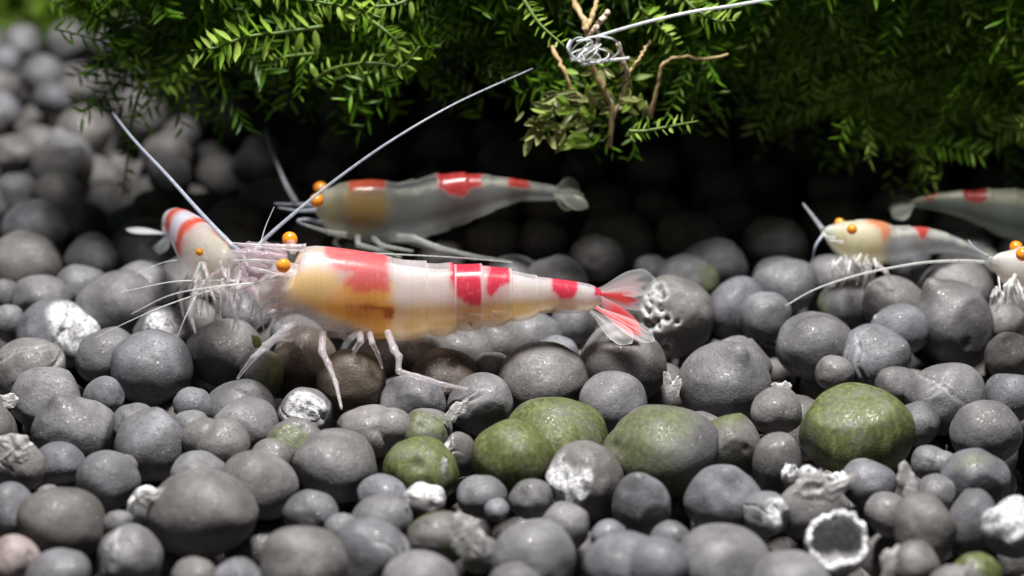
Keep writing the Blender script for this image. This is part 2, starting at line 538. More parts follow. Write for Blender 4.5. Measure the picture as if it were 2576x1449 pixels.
for it in range(60):                                                 # slide along the sight line until they only just touch
    P = base + DIR * shift[:, None]
    D = P[:, None] - P[None]; dist = np.linalg.norm(D, axis=2)
    need = 0.86 * (RM[:, None] + RM[None]) - dist
    np.fill_diagonal(need, -1)
    ii, jj = np.where(need > 0)
    mv = np.zeros(len(P))
    for i, j in zip(ii, jj):
        mv[i] += need[i, j] * (0.3 if gran[i][1] < gran[j][1] else -0.3)
    shift = np.clip(shift + np.clip(mv, -0.06, 0.06), -0.30, 0.30)
pos = base + DIR * shift[:, None]

GROUPS = {
    'plain': ('smooth rounded grey soil granule in the substrate bed', 'plain grey soil granules'),
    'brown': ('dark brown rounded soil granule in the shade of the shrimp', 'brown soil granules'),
    'd': ('grey soil granule of two merged lobes in the substrate', 'two-lobed soil granules'),
    'n': ('grey soil granule drawn out into a blunt tip', 'pointed soil granules'),
    'c': ('grey soil granule split by dark cracks', 'cracked soil granules'),
    'h': ('grey soil granule with a patchy green algae tinge', 'algae-tinged soil granules'),
    'W': ('broken soil granule with a crumbling white top', 'white crumbling granules'),
    'far': ('dim grey soil granule in the shade under the moss', 'shaded soil granules'),
}
SPECIAL = {
    '2155 1062': 'broad granule furred with olive green algae, between two grey granules and a white shell scrap',
    '2462 1438': 'green algae granule in front of the hollow white-rimmed granule',
    '1395 1092': 'largest granule covered in bright green algae, below the shrimp tail',
    '1290 1130': 'low green algae granule touching the largest green one',
    '1052 1188': 'round green algae granule carrying a thin white splinter',
    '1474 1209': 'grey granule with a patch of white crust on its side, before the green granule',
    '1694 800': 'porous grey granule with open white-edged holes under the shrimp tail fan',
    '774 1034': 'small grey granule with a split flaking top by the shrimp leg tip',
    '137 812': 'lumpy blistered grey granule with cracked ledges, nearest the head-on shrimp feelers',
    '412 824': 'blocky grey granule with stepped faces under the head-on shrimp',
    '1154 1142': 'narrow shattered granule wedged between two green granules',
    '1925 1290': 'crumbling granule with an orange speck beside the white shell scrap',
    '40 1415': 'pinkish beige rounded granule among the grey ones',
}
occ = []
ngr = 0
for i, g in enumerate(gran):
    f = g[4]; key = g[5]
    P, F, at = granule_mesh(RX[i], RY[i], 100 + i, f, 5 if (key in SPECIAL or f) else 4)
    o = bpy.data.objects.new('soil_granule', mesh_of('soil_granule', P, F, M_SOIL, True, at))
    COL.objects.link(o); o.location = pos[i]
    tone = random.uniform(0.88, 1.12)
    o.color = (tone, tone, tone, 1)
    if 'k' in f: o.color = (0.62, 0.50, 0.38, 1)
    if key == '40 1415': o.color = (1.9, 1.6, 1.45, 1)
    if key in SPECIAL:
        tag(o, SPECIAL[key], 'soil granule')
    else:
        k = 'brown' if 'k' in f else next((c for c in 'dnchW' if c in f), 'plain')
        tag(o, GROUPS[k][0], 'soil granule', GROUPS[k][1])
    occ.append((pos[i][0], pos[i][1], pos[i][2], RM[i])); ngr += 1

# the rest of the top layer: behind, beside and in the gaps
pool = []
for k in range(10):
    pool.append(granule_mesh(0.185, 0.175, 900 + k, random.choice(['', '', '', 'd', 'n', 'c']), 4))
pool_me = [mesh_of('soil_granule', p[0], p[1], M_SOIL, True, p[2]) for p in pool]
low = [granule_mesh(0.185, 0.175, 950 + k, '', 3) for k in range(8)]
OC = np.array(occ)
cands = []
yy = 7.2
while yy < 20:
    xx = -5.2
    while xx < 6.5:
        cands.append((xx + random.uniform(-.1, .1), yy + random.uniform(-.1, .1)))
        xx += 0.36
    yy += 0.33
stuffV = []; stuffF = []; stuffC = []; off = 0
def add_stuff(p, sc):
    global off
    g = random.choice(low)
    R = np.array(Matrix.Rotation(random.uniform(0, 6.28), 3, 'Z') @ Matrix.Rotation(random.uniform(0, 6.28), 3, 'X'))
    stuffV.append(g[0] @ R.T * sc + np.array(p)); stuffF.append(g[1] + off); off += len(g[0])
for (x, y) in cands:
    sc = random.uniform(0.78, 1.15); rr = 0.18 * sc
    z = random.uniform(-0.05, 0.04)
    d = np.sqrt((OC[:, 0] - x) ** 2 + (OC[:, 1] - y) ** 2 + (OC[:, 2] - z) ** 2) - 0.93 * (OC[:, 3] + rr)
    if d.min() < 0: 
        continue
    px, py = proj(np.array([[x, y, z]]))
    inview = -90 < px[0] < 2670 and 60 < py[0] < 1540
    inside_measured = 690 < py[0] < 1449 and -20 < px[0] < 2600
    if inside_measured: z -= 0.12
    if inview and ngr < 300 and not (py[0] < 420 and px[0] > 330):
        o = bpy.data.objects.new('soil_granule', random.choice(pool_me)); COL.objects.link(o)
        o.location = (x, y, z); o.scale = (sc * random.uniform(.92, 1.1), sc, sc * random.uniform(.9, 1.05))
        o.rotation_euler = (random.uniform(-.5, .5), random.uniform(-.5, .5), random.uniform(0, 6.28))
        t = random.uniform(.85, 1.12); o.color = (t, t, t * 0.99, 1)
        k = 'far' if (py[0] < 560 and px[0] > 330) else 'plain'
        tag(o, GROUPS[k][0], 'soil granule', GROUPS[k][1]); ngr += 1
    else:
        add_stuff((x, y, z), sc)
    OC = np.vstack([OC, [x, y, z, rr]])
for zl in (-0.30, -0.55):                                           # lower layers
    yy = 7.0
    while yy < 20:
        xx = -5.2
        while xx < 6.5:
            p = (xx + random.uniform(-.12, .12), yy + random.uniform(-.12, .12), zl + random.uniform(-.05, .05))
            d = np.sqrt(((OC[:, :3] - np.array(p)) ** 2).sum(1)) - 0.8 * (OC[:, 3] + 0.17)
            if d.min() > 0: add_stuff(p, random.uniform(.8, 1.1))
            xx += 0.35
        yy += 0.35
o = mk('soil_bed', np.vstack(stuffV), np.vstack(stuffF), M_SOIL, loc=(0, 12, 0))
tag(o, 'lower layers of grey soil granules filling the bed', 'soil', kind='stuff')


# ------------------------------------------------------------------ broken shells and flakes
def shell_bowl(vx, vy, rx, ry, depth, seed, tilt, label, name='broken_granule', z=0.05, lip=0.35):
    """a burst hollow granule: thick-walled cup with a ragged pale rim"""
    rng = np.random.default_rng(seed); c = at_z(vx, vy, z); s = depth_of(c) / FPX
    n, m = 72, 14; a = np.linspace(0, 2 * math.pi, n, endpoint=False)
    rag = 0.15 * np.sin(a * 3 + rng.uniform(0, 6)) + 0.07 * np.sin(a * 7 + rng.uniform(0, 6)) + 0.05 * np.sin(a * 13 + 1) + 0.04 * np.sin(a * 19 + 2) + 0.03 * rng.normal(size=n)
    V = []; cr = []
    for k in range(m):                                               # outside, bottom to rim
        t = k / (m - 1); ph = -math.pi / 2 + t * (math.pi / 2 + lip)
        rr = math.cos(ph); zz = math.sin(ph)
        for j in range(n):
            e = rag[j] * t ** 4
            wob = 1 + 0.03 * math.sin(a[j] * 2 + seed) + 0.02 * rng.normal() * t
            V.append((rr * wob * math.cos(a[j]), rr * wob * math.sin(a[j]), zz + e)); cr.append(smooth01(np.array(t + 0.05 * math.sin(a[j] * 5 + seed)), 0.80, 0.98))
    for k in range(m):                                               # inside, rim to bottom
        t = 1 - k / (m - 1); ph = -math.pi / 2 + t * (math.pi / 2 + lip)
        rr = math.cos(ph) * (0.82 - 0.05 * math.sin(3 * t) + 0.05 * math.sin(a[0])); zz = math.sin(ph) * 0.85 + 0.02
        for j in range(n):
            e = rag[(j + 2) % n] * t ** 4
            wob = 1 + 0.04 * rng.normal() * t
            V.append((rr * wob * math.cos(a[j]), rr * wob * math.sin(a[j]), zz + e)); cr.append(0.25 + 0.75 * smooth01(np.array(t + 0.09 * math.sin(a[j] * 4 + 1)), 0.66, 0.95))
    V = np.array(V) * np.array([rx * s, rx * s, ry * s * 1.0])
    R = np.array(Matrix.Rotation(tilt[1], 3, 'Y') @ Matrix.Rotation(tilt[0], 3, 'X'))
    V = V @ R.T + c
    F = []
    for k in range(2 * m - 1):
        for j in range(n):
            q = (j + 1) % n
            F.append((k * n + j, k * n + q, (k + 1) * n + q, (k + 1) * n + j))
    o = mk(name, V, np.array(F), M_SOIL, loc=c, attrs={'crust': np.array(cr, dtype=float), 'algae': np.zeros(len(V))})
    tag(o, label, 'broken granule')
    return o


shell_bowl(2105, 1368, 84, 76, 1, 5, (0.55, 0.0), 'hollow burst granule with a ragged white rim, open upwards', z=0.08)
shell_bowl(2048, 1198, 84, 70, 1, 11, (-0.5, 0.15), 'cracked open granule shell arching over a dark hollow', z=0.06, lip=0.1)


def flake(outline, y_off, curl, thick, label, mat=None, z=None, group=None, cat='shell scrap', name='shell_scrap', seed=0, lean=0.35, parent=None):
    """jagged curved plate: outline on the measuring grid, set at a real depth, with thickness"""
    rng = np.random.default_rng(seed)
    O = np.array(outline, dtype=float)
    c2 = O.mean(axis=0)
    c = at_z(c2[0], c2[1] + 8, 0.13 if z is None else z) + np.array([0, y_off, 0])
    s = depth_of(c) / FPX
    # subdivide + jag
    Q = []
    for i in range(len(O)):
        a, b = O[i], O[(i + 1) % len(O)]
        for t in (0, 0.33, 0.66):
            Q.append(a * (1 - t) + b * t + (rng.normal(size=2) * 2.2 if t else 0))
    Q = (np.array(Q) - c2) * s
    n = len(Q); rings = [0.0, 0.45, 0.8, 1.0]
    def place(q, side, edge):
        x = q[:, 0]; u = -q[:, 1]
        d2 = (q ** 2).sum(1)
        y = curl * d2 / (max(d2.max(), 1e-9)) * np.sqrt(max(d2.max(), 1e-9)) + side * thick * edge + u * lean
        y = y + 0.006 * np.sin(x * 90 + seed) * edge
        return np.stack([x, y, u / math.cos(PITCH) * 0.95], 1) + c
    V = []; F = []
    for side in (-1, 1):
        for rg_ in rings[1:]:
            V.append(place(Q * rg_, side, 1 - 0.55 * rg_ ** 4))
        V.append(place(np.zeros((1, 2)), side, 1))
    V = np.vstack(V); per = 3 * n + 1
    for sd in (0, 1):
        b = sd * per; ctr = b + 3 * n
        for j in range(n):
            k = (j + 1) % n
            f = [(ctr, b + j, b + k)] + [(b + r_ * n + j, b + (r_ + 1) * n + j, b + (r_ + 1) * n + k, b + r_ * n + k) for r_ in range(2)]
            F += [q if sd else q[::-1] for q in f]
    for j in range(n):
        k = (j + 1) % n
        F.append((2 * n + j, 2 * n + k, per + 2 * n + k, per + 2 * n + j))
    o = mk(name, V, F, mat or M_FLAKE, loc=c, smooth=False)
    tag(o, label, cat, group)
    return o


flake([(1982, 1172), (1990, 1148), (2010, 1130), (2034, 1128), (2050, 1118), (2062, 1140), (2085, 1160), (2100, 1142), (2118, 1138), (2136, 1130), (2132, 1150), (2106, 1176), (2080, 1196), (2052, 1188), (2028, 1192), (2000, 1186)], -0.22, 0.05, 0.012, 'white jagged scrap standing on the cracked open granule', z=0.24, seed=1)
flake([(2252, 1122), (2268, 1122), (2286, 1146), (2296, 1176), (2300, 1210), (2282, 1226), (2262, 1200), (2258, 1176), (2262, 1150), (2246, 1170), (2243, 1152)], -0.15, -0.05, 0.012, 'pointed pale scrap curling up between two rounded granules', z=0.15, seed=2)
flake([(2208, 1420), (2206, 1366), (2226, 1348), (2254, 1338), (2252, 1372), (2240, 1418)], -0.1, 0.04, 0.014, 'upright pale grey shard beside the hollow granule', z=0.12, seed=3)
flake([(1140, 1246), (1160, 1232), (1178, 1262), (1180, 1244), (1206, 1256), (1226, 1300), (1224, 1342), (1166, 1350), (1146, 1322), (1130, 1296)], -0.18, 0.06, 0.014, 'bright white shard leaning on grey granules below a green one', z=0.16, seed=4)
flake([(1668, 935), (1680, 930), (1690, 952), (1708, 940), (1716, 956), (1708, 988), (1690, 1002), (1676, 976)], 0.0, 0.04, 0.01, 'small white scrap beside the tall pointed granule below the tail fan', z=0.1, seed=5)
flake([(1936, 972), (1950, 956), (1976, 952), (1992, 962), (1986, 986), (1960, 990)], 0.0, 0.04, 0.01, 'small curled white scrap in a dark gap between granules', z=0.1, seed=6)
flake([(1122, 1022), (1140, 1000), (1168, 990), (1182, 984), (1172, 1018), (1146, 1040), (1126, 1052), (1120, 1040)], -0.05, 0.04, 0.01, 'grey and white scrap at the tip of the rear shrimp leg', z=0.14, seed=7)
flake([(1112, 1140), (1118, 1118), (1126, 1124), (1122, 1150), (1114, 1158)], -0.1, 0.01, 0.01, 'tiny upright splinter between two green granules', z=0.15, seed=8)
flake([(0, 1070), (36, 1062), (78, 1066), (94, 1084), (84, 1116), (60, 1130), (24, 1120), (0, 1126)], -0.1, -0.06, 0.014, 'pale glassy scrap lying on a cracked grey granule', z=0.2, seed=9)
flake([(344, 1232), (366, 1214), (420, 1206), (424, 1222), (396, 1240), (366, 1252)], -0.05, 0.05, 0.01, 'white sliver on top of the white crumbling granule', z=0.16, seed=10)
flake([(1026, 1150), (1034, 1146), (1036, 1186), (1030, 1204), (1024, 1190)], -0.30, 0.01, 0.008, 'thin white splinter lying on the round green granule', z=0.16, seed=11)
flake([(0, 976), (30, 972), (52, 984), (40, 1004), (0, 1012)], -0.05, 0.03, 0.01, 'pale scrap edge between two grey granules by the blistered one', z=0.1, seed=12)
flake([(2196, 792), (2204, 786), (2216, 800), (2212, 814)], 0, 0.0, 0.008, 'tiny pale splinter behind a small grey granule', z=0.1, seed=13)
flake([(2420, 1390), (2436, 1372), (2444, 1398), (2434, 1426), (2420, 1420)], -0.1, 0.03, 0.012, 'small grey shard behind the green granule at the hollow one', z=0.12, seed=14)
flake([(632, 838), (650, 842), (668, 856), (668, 884), (652, 886), (640, 866)], 0.0, 0.02, 0.01, 'small bright green leaf scrap by the front leg of the shrimp', mat=M_LEAF_PALE, z=0.1, seed=15, cat='leaf', name='leaf_scrap')


# ------------------------------------------------------------------ shrimps
def poly_mask(x, y, poly, soft=4.0, jit=None):
    P = np.array(poly, dtype=float); n = len(P)
    inside = np.zeros(len(x), bool); dist = np.full(len(x), 1e9)
    for i in range(n):
        a, b = P[i], P[(i + 1) % n]
        c = ((a[1] > y) != (b[1] > y)) & (x < (b[0] - a[0]) * (y - a[1]) / (b[1] - a[1] + 1e-9) + a[0])
        inside ^= c
        d = b - a; t = np.clip(((x - a[0]) * d[0] + (y - a[1]) * d[1]) / (d @ d), 0, 1)
        dist = np.minimum(dist, np.hypot(x - a[0] - t * d[0], y - a[1] - t * d[1]))
    sd = np.where(inside, dist, -dist)
    if jit is not None: sd = sd + jit
    return smooth01(sd, -soft, soft)


def lay(base, w, col, a=None):
    base[:, :3] = base[:, :3] * (1 - w[:, None]) + np.array(col) * w[:, None]
    if a is not None: base[:, 3] = base[:, 3] * (1 - w) + a * w
    return base


def loft(stations, n=240, m=56, ratio=0.75, segs=(), scallop=0.0, scale=1.0, lower=1.0, nose=True):
    """stations: (vx, vy, y, e) = centre on the grid, depth, half size in grid px.
    Returns vertices, faces, near-side grid coordinates, s (0..1), sin(phi)"""
    S = np.array(stations, dtype=float)
    C = np.array([at_y(a, b, c) for a, b, c, d in S])
    E = np.array([d * depth_of(p) / FPX for p, d in zip(C, S[:, 3])]) / 0.96
    L = np.concatenate([[0], np.cumsum(np.linalg.norm(np.diff(C, axis=0), axis=1))]); L /= L[-1]
    # dense resample, then smooth
    k = 4000; u = np.linspace(0, 1, k)
    D = np.stack([np.interp(u, L, C[:, i]) for i in range(3)] + [np.interp(u, L, E), np.interp(u, L, S[:, 0])], 1)
    ker = np.hanning(161); ker /= ker.sum()
    pad = np.vstack([2 * D[0] - D[80:0:-1], D, 2 * D[-1] - D[-2:-82:-1]])
    D = np.stack([np.convolve(pad[:, i], ker, 'valid') for i in range(5)], 1)
    idx = np.linspace(0, k - 1, n).astype(int); D = D[idx]; s = u[idx]
    C, E, VX = D[:, :3], np.maximum(D[:, 3], 0.004) * scale, D[:, 4]
    T = np.gradient(C, axis=0); T /= np.linalg.norm(T, axis=1)[:, None]
    up = np.array([0, 0, 1.0]); side = np.cross(T, up); side /= np.linalg.norm(side, axis=1)[:, None]
    U = np.cross(side, T)
    # which side faces the camera
    sg = -np.sign(side[:, 1]); sg[sg == 0] = 1
    side = side * sg[:, None]                                        # +side = towards the camera
    ph = np.linspace(0, 2 * math.pi, m, endpoint=False)
    cs, sn = np.cos(ph), np.sin(ph)
    frac = np.zeros(n); inseg = np.zeros(n)
    for a, b in zip(segs[:-1], segs[1:]):
        q = (VX >= min(a, b)) & (VX < max(a, b))
        frac[q] = np.abs((VX[q] - a) / (b - a)); inseg[q] = 1
    R = np.ones((n, m))
    R += (inseg * (0.062 * frac ** 2 - 0.016 * np.exp(-frac * 14)))[:, None]
    lowm = np.clip((-sn - 0.35) / 0.5, 0, 1)
    R += (inseg * scallop * (np.sqrt(np.clip(np.sin(np.pi * (0.12 + 0.86 * frac)), 0, 1)) - 0.6))[:, None] * lowm[None]
    sn2 = np.where(sn < 0, sn * lower, sn)
    wdt = np.sign(cs) * np.abs(cs) ** 0.9
    V = C[:, None] + side[:, None] * (wdt[None, :, None] * (E * ratio)[:, None, None] * R[..., None]) + U[:, None] * (sn2[None, :, None] * E[:, None, None] * R[..., None])
    Vn = C[:, None] + side[:, None] * (np.abs(wdt)[None, :, None] * (E * ratio)[:, None, None] * R[..., None]) + U[:, None] * (sn2[None, :, None] * E[:, None, None] * R[..., None])
    V = V.reshape(-1, 3); px, py = proj(Vn.reshape(-1, 3))
    i = np.arange(n - 1)[:, None] * m; j = np.arange(m)[None]; k2 = (j + 1) % m
    F = np.stack([i + j, i + k2, i + m + k2, i + m + j], -1).reshape(-1, 4)
    F = [tuple(q) for q in F.tolist()] + [tuple(range(m))[::-1], tuple((n - 1) * m + q for q in range(m))]
    return V, F, px, py, np.repeat(s, m), np.tile(sn, n), VX.repeat(m)


def blade(base, tip, wvec, width, colfn, thick=0.008, n=26, m=15, bend=None, round_tip=0.6):
    """thin lens-shaped plate, both faces closed; colfn(t, u) -> rgba"""
    base = np.asarray(base, float); tip = np.asarray(tip, float)
    d = tip - base; L = np.linalg.norm(d); d /= L
    wv = np.asarray(wvec, float); wv = wv - d * (wv @ d); wv /= np.linalg.norm(wv); nv = np.cross(d, wv)
    t = np.linspace(0, 1, n); u = np.linspace(-1, 1, m)
    prof = np.clip((0.22 + 0.78 * smooth01(t, 0, 0.65)) * np.sqrt(np.clip(1 - smooth01(t, round_tip, 1.0) ** 2.2, 0, 1)), 0.02, 1)
    ctr = base + d * (t * L)[:, None]
    if bend is not None: ctr = ctr + np.asarray(bend, float) * (t ** 2)[:, None]
    V = []; A = []
    for sd in (1, -1):
        g = ctr[:, None] + wv * (u[None, :, None] * (prof * width)[:, None, None]) + nv * (sd * thick * (1 - u[None] ** 2) * (1 - t[:, None] ** 3))[..., None]
        V.append(g.reshape(-1, 3))
        A.append(np.array([[colfn(a, b) for b in u] for a in t]).reshape(-1, 4))
    V = np.vstack(V); A = np.vstack(A); F = []; o = n * m
    for i in range(n - 1):
        for j in range(m - 1):
            q = (i * m + j, i * m + j + 1, (i + 1) * m + j + 1, (i + 1) * m + j)
            F.append(q); F.append(tuple(x + o for x in q[::-1]))
    return V, F, A


def eye(parent, p, r, stalk_to, mat=None, seed=0):
    rng = np.random.default_rng(seed); U, F = ico(4)
    V = U * (1 + 0.02 * waves(U, rng, 3))[:, None] * r + p
    o = mk('eye', V, F, mat or M_EYE, parent)
    P = spline([p * 0.75 + np.asarray(stalk_to) * 0.25, stalk_to], 6)
    V, F2 = tube(P, np.linspace(r * 0.72, r * 0.55, 6), 12)
    mk('eye_stalk', V, F2, M_PINK, o)
    return o


def path(parent, name, pts, r0, r1, mat, n=24, seg=8, joints=None):
    """pts: (vx, vy, y). joints: swelling at the given fractions"""
    P = spline([at_y(*p) for p in pts], n)
    t = np.linspace(0, 1, n); R = r0 * (1 - t) + r1 * t
    if joints:
        for j in joints: R = R * (1 + 0.45 * np.exp(-((t - j) / 0.04) ** 2))
    V, F = tube(P, R, seg)
    return mk(name, V, F, mat, parent)


def leg(parent, pts, r0, r1, mat, name='leg'):
    k = len(pts) - 1
    P = np.array([at_y(*p) for p in pts]); out = []
    for i in range(k):                                               # straight limbs, crisp joints
        for t in np.linspace(0, 1, 8, endpoint=False): out.append(P[i] * (1 - t) + P[i + 1] * t)
    out.append(P[-1]); out = np.array(out)
    sm = out.copy(); sm[1:-1] = (out[:-2] + out[1:-1] * 2 + out[2:]) / 4
    u = np.linspace(0, 1, len(sm)); R = 0.8 * r0 * (1 - u) ** 0.8 + r1
    for i in range(1, k): R = R * (1 + 0.30 * np.exp(-((u - i / k) / 0.03) ** 2))
    V, F = tube(sm, R, 10)
    return mk(name, V, F, mat, parent)


rgw = np.random.default_rng(21)

# ---- the large shrimp in front
Y0 = 10.8
st = [(694, 655, 668), (704, 640, 720), (716, 626, 800), (740, 619, 822), (770, 618, 836), (810, 621, 845), (860, 627, 851), (910, 634, 853), (960, 643, 853),
      (985, 649, 850), (1010, 655, 846), (1060, 661, 842), (1100, 665, 837), (1150, 665, 828), (1212, 668, 820), (1270, 677, 810), (1320, 689, 800), (1360, 697, 788),
      (1390, 701, 782), (1450, 710, 785), (1490, 719, 780), (1512, 728, 768)]
SEG = [982, 1075, 1146, 1214, 1285, 1352, 1500]
hero_st = [(a, (b + c) / 2, Y0 + 0.10 * (a - 700) / 800, (c - b) / 2) for a, b, c in st]
S1 = root('shrimp', at_z(950, 930, 0.1))
tag(S1, 'large white shrimp with red saddle patches and yellow belly standing across the soil', 'shrimp')
V, F, px, py, s, sn, fr = loft(hero_st, 420, 80, 0.76, SEG, 0.25)
jit = 4.0 * waves(np.stack([px, py, np.zeros_like(px)], 1) / 9.0, rgw, 1.2) + 2.0 * waves(np.stack([px, py, np.zeros_like(px)], 1) / 3.0, rgw, 1.2) + rgw.normal(size=len(px)) * 2.6
A = np.zeros((len(V), 4)); A[:] = (0.78, 0.74, 0.78, 0.38)
hgt = (sn + 1) / 2
A = lay(A, smooth01(-sn + 0.10 * jit / 5, -0.25, 0.45) * smooth01(px, 740, 800) * (1 - 0.75 * smooth01(px, 1280, 1420)), (0.98, 0.72, 0.33), 0.46)
A = lay(A, poly_mask(px, py, [(730, 690), (800, 668), (860, 700), (985, 720), (1000, 800), (960, 840), (850, 812), (770, 770), (728, 760)], 22, jit), (0.98, 0.70, 0.26), 0.60)
A = lay(A, poly_mask(px, py, [(828, 745), (870, 715), (975, 715), (995, 790), (965, 838), (880, 830), (818, 790)], 14, jit) * 0.75, (0.92, 0.46, 0.06), 0.72)
A = lay(A, poly_mask(px, py, [(700, 780), (760, 775), (860, 815), (930, 835), (930, 870), (700, 870)], 14, jit), (0.66, 0.64, 0.64), 0.22)
for vx_ in range(872, 990, 8):                                       # short brown combs along the gut edge
    A = lay(A, poly_mask(px, py, [(vx_, 772 + 0.08 * (vx_ - 872)), (vx_ + 5, 772), (vx_ + 7, 800), (vx_ + 4, 806)], 2.0) * 0.35, (0.40, 0.10, 0.015))
A = lay(A, poly_mask(px, py, [(868, 770), (905, 764), (960, 770), (990, 778), (988, 800), (972, 800), (960, 782), (905, 774)], 3, jit * .6) * 0.9, (0.42, 0.07, 0.01), 0.9)
RED = (0.70, 0.055, 0.11)
A = lay(A, poly_mask(px, py, [(806, 610), (978, 630), (978, 705), (974, 735), (900, 735), (866, 716), (862, 700), (884, 690), (842, 672), (818, 640)], 11, jit * 0.9) * 0.9, (0.74, 0.10, 0.12), 0.88)
A = lay(A, poly_mask(px, py, [(1149, 640), (1212, 640), (1213, 776), (1186, 769), (1168, 760), (1150, 746), (1138, 726), (1131, 700), (1136, 650)], 6, jit * .5), RED, 0.97)
A = lay(A, poly_mask(px, py, [(1236, 640), (1285, 660), (1284, 708), (1262, 721), (1232, 754), (1224, 728)], 5, jit * .5), RED, 0.96)
A = lay(A, poly_mask(px, py, [(1213, 640), (1236, 640), (1228, 735), (1216, 742)], 3) * 0.35, RED, 0.8)
A = lay(A, poly_mask(px, py, [(1391, 690), (1455, 695), (1455, 733), (1440, 753), (1407, 753), (1388, 730)], 5, jit * .5), (0.72, 0.06, 0.12), 0.97)
A = lay(A, poly_mask(px, py, [(1497, 700), (1530, 700), (1530, 750), (1497, 742)], 3, jit * .5), (0.72, 0.06, 0.12), 0.95)
A = lay(A, poly_mask(px, py, [(1178, 806), (1188, 812), (1190, 824), (1180, 818)], 2), (0.45, 0.03, 0.03), 0.95)
A = lay(A, smooth01(-sn, 0.72, 0.98) * smooth01(px, 980, 1010) * 0.8, (0.86, 0.70, 0.48), 0.36)
for b in SEG[1:-1]:                                                  # pale hinge lines between the rings
    A = lay(A, np.exp(-((px - b) / 2.2) ** 2) * 0.75, (0.95, 0.90, 0.88), 0.75)
    A = lay(A, np.exp(-((px - b + 9) / 9) ** 2) * smooth01(-sn, 0.45, 0.7) * 0.8, (0.98, 0.84, 0.55), 0.72)
stri = 0.5 * waves(np.stack([px / 2.6, py / 40, np.zeros_like(px)], 1), rgw, 1.0) * smooth01(px, 760, 820)
A[:, :3] = np.clip(A[:, :3] * (1 + 0.035 * stri)[:, None], 0, 1); A[:, 3] = np.clip(A[:, 3] + 0.03 * stri, 0, 1)
blot = waves(np.stack([px / 16, py / 12, sn * 2], 1), rgw, 1.0)
A[:, 3] = np.clip(A[:, 3] + 0.07 * blot * (A[:, 3] < 0.8), 0, 1)
body = mk('body', V, F, M_SHELL, S1, attrs={'pig': A})
# inner tissue seen through the shell
V, F, px, py, s, sn, fr = loft(hero_st, 160, 40, 0.72, (), 0, scale=0.86)
B = np.zeros((len(V), 4)); B[:] = (0.84, 0.78, 0.77, 0.58)
B = lay(B, smooth01(px, 1020, 960) * smooth01(-sn, -0.35, 0.2), (0.98, 0.68, 0.20), 0.95)
B = lay(B, smooth01(px, 990, 1040) * smooth01(-sn, -0.25, 0.3) * (1 - .5 * smooth01(px, 1300, 1450)), (0.99, 0.76, 0.38), 0.92)
B = lay(B, smooth01(px, 800, 730), (0.85, 0.78, 0.72), 0.55)
B = lay(B, smooth01(-sn, 0.75, 1.0) * 0.7, (0.80, 0.62, 0.40), 0.35)
B = lay(B, poly_mask(px, py, [(690, 770), (760, 765), (860, 805), (930, 828), (930, 880), (690, 880)], 10), (0.7, 0.66, 0.62), 0.06)
mus = waves(np.stack([px / 20 + py / 60, py / 18, np.zeros_like(px)], 1), rgw, 1.0)
B[:, :3] = np.clip(B[:, :3] * (1 + 0.13 * mus)[:, None], 0, 1); B[:, 3] = np.clip(B[:, 3] + 0.12 * mus, 0, 1)
gut = poly_mask(px, py, [(985, 690), (1200, 700), (1400, 722), (1500, 738), (1500, 746), (1400, 732), (1200, 712), (985, 704)], 4)
B = lay(B, gut * 0.5, (0.62, 0.52, 0.40), 0.8)
mk('inner_tissue', V, F, M_TISSUE, body, attrs={'pig': B})
# rostrum and head spines
P = spline([at_y(770, 624, Y0), at_y(700, 621, Y0 - .01), at_y(640, 617, Y0 - .01), at_y(572, 610, Y0 - .02)], 30)
R = np.linspace(0.022, 0.003, 30) * (1 + 0.22 * (np.arange(30) % 5 == 0))
V, F = tube(P, R, 10); mk('rostrum', V, F, M_LEG, S1)
# eyes: about 0.3 cm apart
eye(S1, at_y(729, 602, Y0 + 0.16), 0.0415, at_y(738, 632, Y0 + 0.08), seed=1)
eye(S1, at_y(713, 668, Y0 - 0.16), 0.0385, at_y(735, 672, Y0 - 0.06), seed=2)
# feeler bases: three-jointed pink stalks, and the two broad scales under them
for dy, o_ in ((-0.10, 0), (0.09, -22)):
    leg(S1, [(716, 655 + o_, Y0 + dy * .5), (668, 645 + o_, Y0 + dy), (626, 640 + o_, Y0 + dy * 1.2), (582, 634 + o_ * .4, Y0 + dy * 1.3)], 0.032, 0.010, M_PINK, 'feeler_base')
def scale_col(t, u):
    e = abs(u) ** 6
    return (0.82, 0.64 + 0.2 * e, 0.74 + 0.12 * e, 0.18 + 0.25 * e + 0.22 * (1 - t))
for dy, oy in ((-0.16, 30), (0.12, -8)):
    V, F, A_ = blade(at_y(716, 676 + oy * .6, Y0 + dy * .6), at_y(588, 650 + oy, Y0 + dy * 1.2), (0, 0.45, 1), 0.062, scale_col)
    mk('feeler_scale', V, F, M_BLADE, S1, attrs={'pig': A_})
for k, (a, b, c, d) in enumerate([(716, 648, 590, 628), (714, 662, 584, 656), (716, 682, 600, 690), (714, 690, 640, 716), (720, 640, 610, 618), (712, 700, 620, 672)]):
    path(S1, 'feeler', [(a, b, Y0 - .05), ((a + c) / 2, (b + d) / 2 - 4, Y0 - .15 - .01 * k), (c, d, Y0 - .16)], 0.012, 0.005, M_HAIR if k % 2 else M_PINK, 16)
